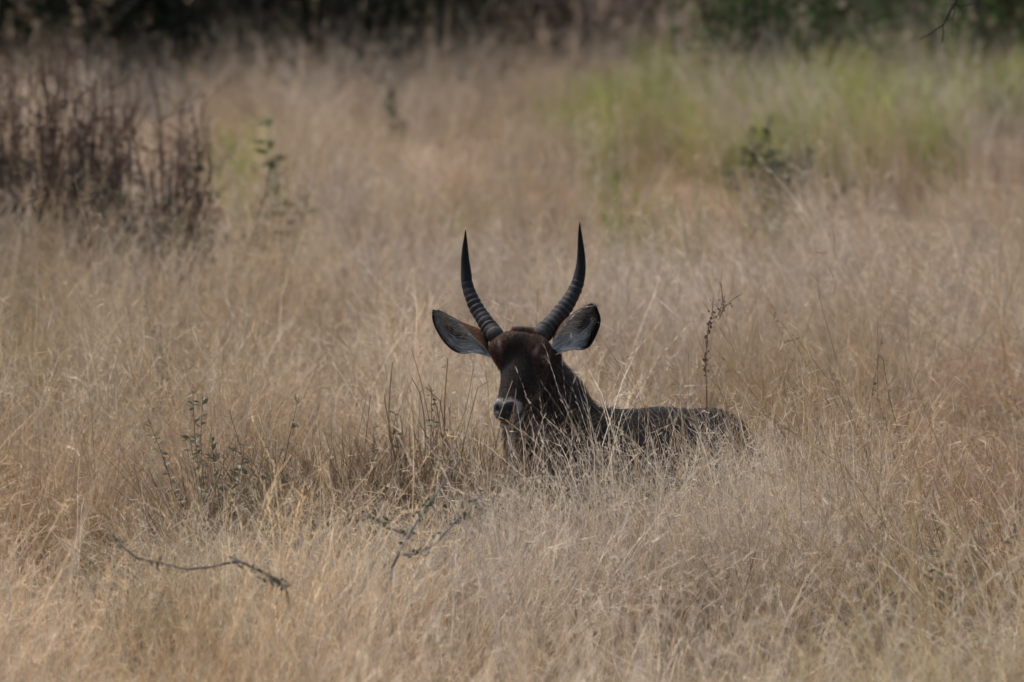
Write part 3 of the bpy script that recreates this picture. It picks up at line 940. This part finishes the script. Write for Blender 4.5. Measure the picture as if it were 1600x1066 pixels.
    wgt = wgt * (nm[tri].max(1) < 0.3)
    NF = 110000
    fi = RNG.choice(len(tri), NF, p=wgt / wgt.sum())
    r1 = np.sqrt(RNG.random(NF)); r2 = RNG.random(NF)
    bp = A[fi] * (1 - r1)[:, None] + B[fi] * (r1 * (1 - r2))[:, None] + C_[fi] * (r1 * r2)[:, None]
    N_ = nrm[fi]
    hc_ = (bp - E) @ R.T
    hd = is_head[fi]
    flow = np.where(hd[:, None], -e_f * 0.4 + np.array([0, 0.3, -0.2]), np.array([0.30, 0.55, -0.75]))
    dn = np.clip(((bp - n0) @ (n2 - n0)) / ((n2 - n0) @ (n2 - n0)), 0, 1)
    ndist = np.linalg.norm(bp - n0 - dn[:, None] * (n2 - n0), axis=1)
    nk = (ndist < 0.22) & ~hd
    flow = np.where(nk[:, None], np.array([0.25, 0.15, -1.0]), flow)
    flow = flow - N_ * (flow * N_).sum(1)[:, None]; flow /= np.linalg.norm(flow, axis=1)[:, None] + 1e-9
    tuft = (hd & (hc_[:, 1] < -0.09) & (np.abs(hc_[:, 0]) < 0.045) & (hc_[:, 2] > -0.08))
    ln = np.where(hd, RNG.uniform(0.008, 0.018, NF), np.where(nk, RNG.uniform(0.03, 0.065, NF), RNG.uniform(0.015, 0.03, NF)))
    ln = np.where(tuft, RNG.uniform(0.012, 0.028, NF), ln)
    lift = np.where(tuft, 1.6, np.where(nk, 0.40, 0.18)) * RNG.uniform(0.6, 1.5, NF)
    d1 = flow + N_ * lift[:, None] + RNG.normal(0, 0.16, (NF, 3)); d1 /= np.linalg.norm(d1, axis=1)[:, None]
    d2 = flow + N_ * (lift * 0.4)[:, None] + RNG.normal(0, 0.22, (NF, 3)) - np.array([0, 0, 0.25]); d2 /= np.linalg.norm(d2, axis=1)[:, None]
    sd = np.cross(d1, N_ + RNG.normal(0, 0.5, (NF, 3))); sd /= np.linalg.norm(sd, axis=1)[:, None] + 1e-9
    w = np.where(hd, 0.0006, 0.0009)[:, None]
    p1 = bp + d1 * (ln * 0.5)[:, None]; p2 = p1 + d2 * (ln * 0.5)[:, None]
    bp = bp - N_ * 0.001
    VV = np.stack([bp - sd * w, bp + sd * w, p1 + sd * w * 0.8, p1 - sd * w * 0.8, p2], 1).reshape(-1, 3) - off
    o = np.arange(NF) * 5
    F4 = np.stack([o, o + 1, o + 2, o + 3], 1); F3 = np.stack([o + 3, o + 2, o + 4], 1)
    fc, _, _ = coat(bp)
    fc = fc * np.exp(RNG.normal(0.0, 1, (NF, 1)) * np.where(hd, 0.5, 0.42)[:, None])
    grey = (RNG.random(NF) < 0.26) & ~hd
    fc[grey] = fc[grey] * 1.3 + 0.045
    mb = MB(); mb.add(VV, F4.tolist() + F3.tolist(), np.repeat(fc, 5, axis=0))
    fo = mb.build('fur', M_FUR, body); fo['kind'] = 'stuff'
    return root


build_antelope()

# ------------------------------------------------------------------ plants that can be told apart
def unit(v):
    return v / (np.linalg.norm(v) + 1e-9)


def wander(rng, p0, p1, n, amp):
    t = np.linspace(0, 1, n)[:, None]
    q = p0 * (1 - t) + p1 * t
    w = rng.normal(0, amp, (n, 3)).cumsum(0); w -= t * w[-1]
    w[0] = 0
    return q + w


BROWN = np.array([0.088, 0.054, 0.039])


def stalk_shrub(name, label, x0, x1, Y, n, h0, h1, seed, group=None):
    """stand of upright dead stalks with crumpled seed heads"""
    rng = np.random.default_rng(seed)
    cx = (x0 + x1) / 2
    base = np.array([cx, Y, float(gz(cx, Y))])
    root = thing(name, label, 'shrub', base, group)
    for i in range(n):
        x = x0 + (x1 - x0) * (i + rng.random()) / n; y = Y + rng.normal(0, 0.25)
        a = np.array([x, y, float(gz(x, y)) - 0.03]) - base
        h = rng.uniform(h0, h1)
        b = a + np.array([rng.normal(0, 0.13), rng.normal(0, 0.13), h])
        pts = wander(rng, a, b, 8, 0.016)
        mb = MB(); c = BROWN * rng.uniform(0.7, 1.3)
        mb.tube(pts, np.linspace(0.008, 0.003, 8) * rng.uniform(0.6, 1.3), 5, c)
        hb = MB()
        for q in range(rng.integers(9, 14)):
            t = rng.uniform(0.25, 1.0); j = min(int(t * 7), 6)
            p = pts[j] + (pts[j + 1] - pts[j]) * (t * 7 - j)
            d = unit(np.array([rng.normal(0, 0.8), rng.normal(0, 0.8), rng.uniform(0.5, 1.3)]))
            ln = rng.uniform(0.06, 0.22)
            e = p + d * ln
            mb.tube(wander(rng, p, e, 4, 0.006), [0.0035, 0.003, 0.0025, 0.002], 4, c)
            for w in range(rng.integers(2, 5)):
                pp = p + (e - p) * rng.uniform(0.4, 1.05) + rng.normal(0, 0.016, 3)
                if rng.random() < 0.5:
                    hb.blob(pp, rng.uniform(0.004, 0.009), BROWN * rng.uniform(0.7, 1.6))
                else:
                    hb.leaf(pp, rng.normal(0, 1, 3), rng.normal(0, 1, 3), rng.uniform(0.018, 0.045), rng.uniform(0.008, 0.018), np.array([0.14, 0.105, 0.08]) * rng.uniform(0.6, 1.3))
        for w in range(34):                           # withered leaves along the lower stem
            t = rng.uniform(0.15, 0.75); j = min(int(t * 7), 6); p = pts[j] + rng.normal(0, 0.03, 3)
            g = np.array([0.05, 0.065, 0.03]) if rng.random() < 0.25 else np.array([0.10, 0.07, 0.05])
            hb.leaf(p, np.array([rng.normal(), rng.normal(), -0.6]), rng.normal(0, 1, 3), rng.uniform(0.05, 0.11), rng.uniform(0.012, 0.028), g * rng.uniform(0.6, 1.3))
        st = mb.build('stem', M_STALK, root)
        so = hb.build('seed_heads', M_STALK, st); so['kind'] = 'stuff'
    return root



stalk_shrub('dead_shrub', 'broad stand of dead brown stalks at the left edge', Xat(-40, 47), Xat(195, 47), 47.0, 80, 0.95, 1.55, 1, 'dead brown stalk shrubs')
stalk_shrub('dead_shrub', 'narrower dead brown stalk shrub beside the broad stand at left', Xat(232, 46), Xat(318, 46), 46.0, 28, 0.8, 1.4, 2, 'dead brown stalk shrubs')


def forb(name, label, cat, px, py_base, Y, h, n_stem, seed, leaf_col, stem_col, leaf=(0.03, 0.012), n_leaf=14, spread=0.12, lean=(0, 0), r=0.003, group=None, leaf_from=0.3):
    """leafy herb or sapling: thin stems that carry small leaves"""
    rng = np.random.default_rng(seed)
    x = Xat(px, Y); base = np.array([x, Y, float(gz(x, Y))])
    root = thing(name, label, cat, base, group)
    for i in range(n_stem):
        a = np.array([rng.normal(0, spread * 0.25), rng.normal(0, spread * 0.25), -0.03])
        hh = h * rng.uniform(0.62, 1.05)
        b = a + np.array([rng.normal(0, spread) + lean[0] * hh, rng.normal(0, spread) + lean[1] * hh, hh])
        pts = wander(rng, a, b, 7, 0.008)
        mb = MB(); mb.tube(pts, np.linspace(r, r * 0.4, 7), 4, np.array(stem_col) * rng.uniform(0.8, 1.2))
        st = mb.build('stem', M_STALK, root)
        if n_leaf:
            lb = MB()
            for q in range(n_leaf):
                t = rng.uniform(leaf_from, 1.0); j = min(int(t * 6), 5)
                p = pts[j] + (pts[j + 1] - pts[j]) * (t * 6 - j)
                d = np.array([rng.normal(), rng.normal(), rng.uniform(-0.2, 1.0)])
                lb.leaf(p, d, np.array([0, 0, 1.0]) + rng.normal(0, 0.5, 3), leaf[0] * rng.uniform(0.6, 1.3), leaf[1] * rng.uniform(0.7, 1.3), np.array(leaf_col) * rng.uniform(0.6, 1.4))
            lo = lb.build('leaves', M_LEAF, st); lo['kind'] = 'stuff'
    return root


GREEN_D = (0.055, 0.075, 0.035)
GREEN_O = (0.11, 0.13, 0.045)
SAGE = (0.11, 0.12, 0.08)
STICK = (0.16, 0.10, 0.06)
forb('sapling', 'thin green-leaved sapling right of the dead stalks', 'sapling', 446, 330, 46.0, 1.12, 4, 11, GREEN_O, BROWN, (0.08, 0.035), 22, 0.14, r=0.004, leaf_from=0.62)
forb('low_shrub', 'dark green low shrub below the green rise', 'shrub', 1222, 265, 50.5, 0.86, 16, 12, (0.026, 0.042, 0.022), BROWN, (0.06, 0.03), 40, 0.20, r=0.005)
forb('low_shrub', 'small dark green bush far back near the dark thicket', 'shrub', 612, 95, 59.0, 0.78, 5, 13, GREEN_D, BROWN, (0.05, 0.03), 24, 0.05, r=0.004, leaf_from=0.7)
forb('herb', 'grey-green herb in the stubble farthest left of the antelope', 'herb', 352, 690, 30.0, 0.88, 12, 14, SAGE, STICK, (0.034, 0.015), 40, 0.10)
forb('herb', 'slim dark green herb sprig midway between far herb and antelope', 'herb', 603, 690, 30.0, 0.90, 5, 15, SAGE, STICK, (0.026, 0.012), 40, 0.05)
forb('herb', 'dark green herb sprigs among brown stalks left of the muzzle', 'herb', 668, 690, 30.0, 0.93, 8, 16, SAGE, STICK, (0.030, 0.013), 40, 0.07)
forb('herb', 'green leafy weed low in the grass at the right edge', 'herb', 1515, 790, 28.6, 0.66, 9, 17, GREEN_D, STICK, (0.035, 0.018), 22, 0.14)
forb('herb', 'grey-green sprig leaning in the grass right of the antelope', 'herb', 1340, 600, 31.8, 0.92, 2, 18, SAGE, STICK, (0.02, 0.010), 24, 0.06, lean=(0.08, 0), leaf_from=0.7)
forb('herb', 'dark thin leafy stalk at the right among rusty grass', 'herb', 1437, 640, 31.2, 0.95, 2, 19, (0.06, 0.06, 0.035), BROWN, (0.018, 0.008), 22, 0.05, lean=(-0.12, 0), leaf_from=0.5)
forb('herb', 'faint olive herb tuft in the grass at middle left', 'herb', 250, 480, 36.0, 0.85, 8, 20, (0.13, 0.13, 0.06), STICK, (0.035, 0.012), 20, 0.14)


def seed_stalk():
    rng = np.random.default_rng(40)
    Y = 32.0
    foot = P(1103, 600, Y=Y); base = np.array([foot[0], Y, float(gz(foot[0], Y))])
    root = thing('seed_stalk', 'dark dead seed stalk standing above the antelope\'s back', 'stalk', base)
    line = [base + np.array([0.01, 0, -0.03])] + [P(x, y, Y=Y) for x, y in ((1104, 598), (1102, 570), (1105, 530), (1107, 510), (1113, 492))]
    mb = MB(); mb.tube(np.array(line) - base, [0.003, 0.0026, 0.0024, 0.002, 0.0018, 0.0015], 5, BROWN)
    st = mb.build('stem', M_STALK, root)
    hb = MB()
    for q in range(46):
        y = rng.uniform(496, 588); x = np.interp(y, [492, 510, 530, 570, 598], [1113, 1107, 1105, 1102, 1104]) + rng.normal(0, 2.2)
        hb.blob(P(x, y, Y=Y + rng.normal(0, 0.008)) - base, rng.uniform(0.0025, 0.006), BROWN * rng.uniform(0.5, 1.2))
    twigs = [[(1113, 492), (1123, 500), (1132, 480), (1148, 466), (1160, 459)], [(1110, 500), (1122, 493), (1135, 478), (1145, 468)],
             [(1130, 482), (1128, 455), (1126, 441)], [(1113, 492), (1113, 475), (1115, 465)], [(1122, 492), (1130, 470), (1133, 460)]]
    for tw in twigs:
        pts = np.array([P(x, y, Y=Y + 0.01 * i * (1 if i % 2 else -1)) for i, (x, y) in enumerate(tw)]) - base
        tb = MB(); tb.tube(pts, np.linspace(0.0016, 0.0009, len(pts)), 4, BROWN)
        tb.build('twig', M_STALK, root)
        for q in range(6):
            j = rng.integers(0, len(pts) - 1); p = pts[j] + (pts[j + 1] - pts[j]) * rng.random() + rng.normal(0, 0.008, 3)
            hb.blob(p, rng.uniform(0.0025, 0.005), BROWN * rng.uniform(0.5, 1.2))
    so = hb.build('seed_capsules', M_STALK, st); so['kind'] = 'stuff'


seed_stalk()


def stubble(label, px0, px1, Y, n, h0, h1, seed, lines=()):
    """tussock of stiff broken brown stalks"""
    rng = np.random.default_rng(seed)
    x = Xat((px0 + px1) / 2, Y); base = np.array([x, Y, float(gz(x, Y))])
    root = thing('stubble_tussock', label, 'tussock', base, 'stubble tussocks left of the antelope')
    cols = [np.array([0.28, 0.175, 0.10]), np.array([0.19, 0.125, 0.08]), np.array([0.40, 0.29, 0.18])]
    for i in range(n):
        a = np.array([Xat(rng.uniform(px0, px1), Y) - x, rng.normal(0, 0.12), -0.03])
        h = rng.uniform(h0, h1) * (0.72 + 0.28 * rng.random())
        b = a + np.array([rng.normal(0, 0.20), rng.normal(0, 0.10), h])
        pts = wander(rng, a, b, 6, 0.022)
        if rng.random() < 0.45:                      # snapped over
            pts[-1] = pts[-2] + np.array([rng.choice([-1, 1]) * rng.uniform(0.04, 0.1), 0, rng.uniform(-0.08, 0.02)])
        mb = MB(); mb.tube(pts, np.linspace(0.0024, 0.0012, 6) * rng.uniform(0.6, 1.3), 4, cols[rng.integers(0, 3)] * rng.uniform(0.7, 1.2))
        mb.build('stalk', M_STALK, root)
    bb = MB()
    for i in range(n * 13):
        a = np.array([Xat(rng.uniform(px0 - 25, px1 + 25), Y) - x, rng.normal(0, 0.2), -0.02]); h = rng.uniform(0.6, 1.08) * h1
        d = np.array([rng.normal(0, 0.5), rng.normal(0, 0.4), 0]); t = np.linspace(0, 1, 5)[:, None]
        pts = a + t * np.array([0, 0, h]) + t ** 2 * d * h * 0.6 - t ** 3 * np.array([0, 0, 0.2 * h])
        sd = unit(np.array([rng.normal(), rng.normal(), 0]))
        bb.ribbon(pts, np.array([1, 1, 0.9, 0.6, 0]) * rng.uniform(0.001, 0.002), sd, [cols[0], cols[1], cols[2], np.array([0.13, 0.125, 0.07])][rng.integers(0, 4)] * rng.uniform(0.7, 1.2))
    bo = bb.build('blades', M_STALK, root); bo['kind'] = 'stuff'
    for ln, r in lines:
        pts = np.array([P(q[0], q[1], Y=Y - 0.03) for q in ln]) - base
        pts[1:] += rng.normal(0, 0.006, (len(pts) - 1, 3))
        pts = np.vstack([[pts[0] * np.array([1, 1, 0]) + np.array([rng.normal(0, 0.16), 0.1, 0])], pts])
        mb = MB(); mb.tube(pts, np.linspace(r, r * 0.6, len(pts)) * 0.72, 4, cols[0] * 0.85); mb.build('stalk', M_STALK, root)


stubble('tussock of stiff broken brown stalks just left of the muzzle', 640, 765, 30.15, 70, 0.66, 1.04, 50,
        [([(665, 690), (662, 640), (656, 612), (641, 590)], 0.004), ([(690, 680), (682, 640), (676, 612), (668, 602)], 0.0036), ([(694, 690), (695, 620), (700, 562)], 0.005),
         ([(725, 690), (735, 640), (745, 605), (765, 594)], 0.0036), ([(712, 680), (728, 640), (740, 572)], 0.003), ([(678, 690), (662, 600), (646, 546)], 0.0026), ([(700, 700), (686, 630), (668, 607), (662, 612)], 0.0036)])
stubble('thinner brown stalk tussock around the lone upright stick', 560, 636, 30.1, 46, 0.62, 0.94, 51,
        [([(608, 680), (607, 640), (609, 600), (613, 570)], 0.0045), ([(607, 660), (605, 625), (602, 608)], 0.004)])
stubble('low brown stalk tussock between two green herbs', 430, 545, 30.2, 56, 0.62, 0.94, 52)
stubble('leftmost brown stalk tussock beside the far green herb', 300, 420, 30.3, 50, 0.60, 0.90, 53)


def bare_shrub(name, label, Y, lines, foot, leaves, seed, col):
    """grey thorny branches that reach out of the grass; each branch comes from the foot"""
    rng = np.random.default_rng(seed)
    fx = Xat(foot, Y); base = np.array([fx, Y, float(gz(fx, Y))])
    root = thing(name, label, 'branch', base)
    for k, (ln, r0, r1) in enumerate(lines):
        pts = np.array([P(x, y, Y=Y + 0.05 * math.sin(i * 1.7 + k)) for i, (x, y) in enumerate(ln)]) - base
        if k == 0:
            lb0 = MB(); lb0.tube([[0, 1.1, -0.03], [0.1 * pts[0][0], 0.95, 0.14], [0.6 * pts[0][0], 0.5, pts[0][2] * 0.62], pts[0]], [0.003, 0.003, 0.003, 0.005], 5, (0.36, 0.29, 0.21)); lb0.build('stem', M_BARK, root)
        mb = MB(); mb.tube(pts, np.linspace(r0, r1, len(pts)), 5, np.array(col) * rng.uniform(0.85, 1.15))
        for q in range(len(ln) * 3):                # thorns
            j = rng.integers(0, len(pts) - 1); p = pts[j] + (pts[j + 1] - pts[j]) * rng.random()
            d = unit(rng.normal(0, 1, 3)); mb.tube([p, p + d * rng.uniform(0.012, 0.03)], [0.0015, 0.0004], 3, np.array(col))
        br = mb.build('branch', M_BARK, root)
        if leaves:
            lb = MB()
            for q in range(leaves):
                j = rng.integers(max(0, len(pts) - 5), len(pts) - 1); c0 = pts[j] + (pts[j + 1] - pts[j]) * rng.random()
                for w in range(4):
                    lb.leaf(c0 + rng.normal(0, 0.008, 3), rng.normal(0, 1, 3), rng.normal(0, 1, 3), rng.uniform(0.012, 0.024), rng.uniform(0.008, 0.012), np.array(GREEN_D) * rng.uniform(0.7, 1.4))
            lo = lb.build('leaves', M_LEAF, br); lo['kind'] = 'stuff'


bare_shrub('thorny_branch', 'dark thorny branch arching over the grass at lower left', 26.3,
           [([(446, 916), (430, 906), (406, 892), (380, 880), (358, 870)], 0.0065, 0.004),
            ([(374, 877), (350, 881), (332, 886), (292, 890), (249, 879), (214, 873), (190, 853), (168, 827)], 0.0048, 0.0022),
            ([(446, 914), (425, 908), (400, 902)], 0.004, 0.002)], 470, 8, 60, (0.10, 0.09, 0.085))
bare_shrub('thorny_branch', 'grey forked thorny branch rising below the antelope\'s muzzle', 27.0,
           [([(610, 905), (612, 888), (625, 862), (642, 831), (664, 796), (686, 766), (721, 717)], 0.006, 0.0025),
            ([(622, 866), (651, 866), (682, 849), (712, 814), (752, 774)], 0.005, 0.002),
            ([(640, 838), (612, 827), (590, 811), (564, 803)], 0.004, 0.002)], 606, 10, 61, (0.17, 0.16, 0.15))

# ------------------------------------------------------------------ tree whose twig hangs into the picture
def acacia():
    rng = np.random.default_rng(70)
    Y = 35.0
    bx = 5.6; base = np.array([bx, Y + 1.5, float(gz(bx, Y + 1.5))])
    root = thing('acacia_tree', 'acacia whose bare dark twig hangs into the top right corner', 'tree', base)
    tb = MB(); col = np.array([0.09, 0.075, 0.06])
    fork = np.array([-0.2, 0, 2.1])
    tb.tube(wander(rng, np.array([0, 0, -0.1]), fork, 6, 0.03), np.linspace(0.17, 0.12, 6), 9, col)
    tb.build('trunk', M_BARK, root)
    tw0 = P(1496, -14, Y=Y) - base
    ends = [tw0 + np.array([0.25, 0.1, 0.55]), np.array([1.6, 0.6, 4.0]), np.array([0.4, 1.8, 4.3]), np.array([-1.3, 1.3, 3.9]), np.array([0.6, -1.5, 3.9])]
    crown = MB()
    for k, e in enumerate(ends):
        mid = (fork + e) / 2 + np.array([0, 0, 0.55])
        t = np.linspace(0, 1, 9)[:, None]
        pts = (1 - t) ** 2 * fork + 2 * t * (1 - t) * mid + t * t * e
        pts[1:-1] += rng.normal(0, 0.03, (7, 3))
        lb = MB(); lb.tube(pts, np.linspace(0.085, 0.018, 9), 7, col)
        for q in range(9):
            j = rng.integers(4, 9); p = pts[j]
            ee = p + np.array([rng.normal(0, 0.5), rng.normal(0, 0.5), rng.uniform(0.1, 0.7)])
            lb.tube(wander(rng, p, ee, 5, 0.03), np.linspace(0.014, 0.004, 5), 5, col)
            for w in range(170):
                c = p + (ee - p) * rng.uniform(0.3, 1.1) + rng.normal(0, 0.16, 3) * np.array([1, 1, 0.5])
                crown.leaf(c, rng.normal(0, 1, 3), np.array([0, 0, 1]) + rng.normal(0, 0.6, 3), rng.uniform(0.03, 0.06), rng.uniform(0.012, 0.022), np.array([0.055, 0.08, 0.03]) * rng.uniform(0.6, 1.3))
        lb.build('limb', M_BARK, root)
    co = crown.build('crown', M_LEAF, root); co['kind'] = 'stuff'
    dark = np.array([0.028, 0.024, 0.022])
    def tw(ln, r0, r1, first=None):
        pts = [P(x, y, Y=Y + 0.02 * i) - base for i, (x, y) in enumerate(ln)]
        if first is not None: pts = [first] + pts
        mb = MB(); mb.tube(np.array(pts), np.linspace(r0, r1, len(pts)), 6, dark); return mb
    t0 = tw([(1496, -14), (1493, 3), (1487, 13), (1478, 32), (1473, 40), (1474, 50), (1472, 66)], 0.007, 0.0022, ends[0]).build('twig', M_BARK, root)
    tw([(1475, 38), (1464, 45), (1452, 54), (1437, 62)], 0.0042, 0.002).build('side_twig', M_BARK, t0)
    tw([(1492, 6), (1500, 10), (1512, 8), (1522, 5), (1534, -2)], 0.0035, 0.0018).build('side_twig', M_BARK, t0)
    tw([(1492, 6), (1483, 7), (1474, 6)], 0.003, 0.0015).build('side_twig', M_BARK, t0)
    tw([(1490, 10), (1491, 20), (1488, 31)], 0.003, 0.0015).build('side_twig', M_BARK, t0)


acacia()

# ------------------------------------------------------------------ thicket along the far edge of the grass
def shrub_meshes(seed, w, h, n_leaf, leaf_col, stem_col, leaf_size, low=0.05):
    rng = np.random.default_rng(seed)
    tb = MB(); lb = MB(); tips = []
    for i in range(11):
        a = rng.random() * 6.283; r = w * rng.uniform(0.2, 0.9)
        e = np.array([r * math.cos(a), r * math.sin(a), h * rng.uniform(0.55, 1.0)])
        s0 = np.array([0.12 * math.cos(a), 0.12 * math.sin(a), -0.1])
        pts = wander(rng, s0, e, 8, 0.05)
        tb.tube(pts, np.linspace(0.05, 0.010, 8) * rng.uniform(0.7, 1.2), 6, np.array(stem_col) * rng.uniform(0.8, 1.2))
        for q in range(7):
            j = rng.integers(1, 8); p = pts[j]
            d = np.array([rng.normal(0, 0.5), rng.normal(0, 0.5), rng.uniform(-0.35, 0.45)]) * (w * 0.5)
            pp = wander(rng, p, p + d, 5, 0.03)
            tb.tube(pp, np.linspace(0.014, 0.004, 5), 4, np.array(stem_col) * rng.uniform(0.8, 1.2))
            tips.append(pp[2:])
    T = np.vstack(tips)
    for i in range(n_leaf):
        c = T[rng.integers(0, len(T))] + rng.normal(0, 0.2 * w, 3)
        c[2] = max(c[2], low + rng.random() * 0.2)
        lb.leaf(c, rng.normal(0, 1, 3), np.array([0, 0, 1]) + rng.normal(0, 0.7, 3), leaf_size * rng.uniform(0.6, 1.4), leaf_size * 0.5 * rng.uniform(0.7, 1.3), np.array(leaf_col) * rng.uniform(0.5, 1.5))
    return tb.mesh('stems', M_BARK), lb.mesh('crown', M_SHADE_LEAF)


def place_shrub(name, label, meshes, px, Y, s, rz, group):
    x = Xat(px, Y)
    o = thing(name, label, 'shrub', (x, Y, float(gz(x, Y))), group)
    o.rotation_euler.z = rz; o.scale = (s, s, s)
    link('stems', meshes[0], o)
    c = link('crown', meshes[1], o); c['kind'] = 'stuff'
    return o


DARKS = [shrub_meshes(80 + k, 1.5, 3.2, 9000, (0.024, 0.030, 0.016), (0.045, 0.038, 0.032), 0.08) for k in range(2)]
DRY = [shrub_meshes(90 + k, 1.3, 2.2, 2600, (0.22, 0.165, 0.13), (0.16, 0.125, 0.10), 0.08) for k in range(2)]
LUSH = [shrub_meshes(95 + k, 1.2, 2.3, 4600, (0.055, 0.085, 0.028), (0.08, 0.065, 0.05), 0.09) for k in range(2)]
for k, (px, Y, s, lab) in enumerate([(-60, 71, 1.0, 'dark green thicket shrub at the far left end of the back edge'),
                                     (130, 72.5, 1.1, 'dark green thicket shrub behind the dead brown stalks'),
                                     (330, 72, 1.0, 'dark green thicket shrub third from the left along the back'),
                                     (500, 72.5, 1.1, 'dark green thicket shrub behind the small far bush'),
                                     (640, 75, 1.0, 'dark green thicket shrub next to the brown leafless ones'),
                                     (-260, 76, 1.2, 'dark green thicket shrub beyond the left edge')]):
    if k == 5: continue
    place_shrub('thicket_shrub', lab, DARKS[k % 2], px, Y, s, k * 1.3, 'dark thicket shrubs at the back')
for k, (px, Y, s, lab) in enumerate([(790, 76, 1.0, 'dry brown shrub at top centre beside the dark thicket'),
                                     (950, 76, 1.1, 'dry brown shrub at top centre, middle one of three'),
                                     (1090, 73, 0.9, 'dry brown shrub nearest the green bushes at top right')]):
    place_shrub('dry_shrub', lab, DRY[k % 2], px, Y, s, k * 2.1, 'dry brown shrubs at the back')
for k, (px, Y, s, lab) in enumerate([(1210, 66, 0.8, 'green bush at the top, left of the others on the rise'),
                                     (1370, 71, 1.0, 'green bush at the top behind the hanging twig'),
                                     (1560, 66, 1.1, 'green bush in the top right corner')]):
    place_shrub('green_bush', lab, LUSH[k % 2], px, Y, s, k * 1.7, 'green bushes on the rise')
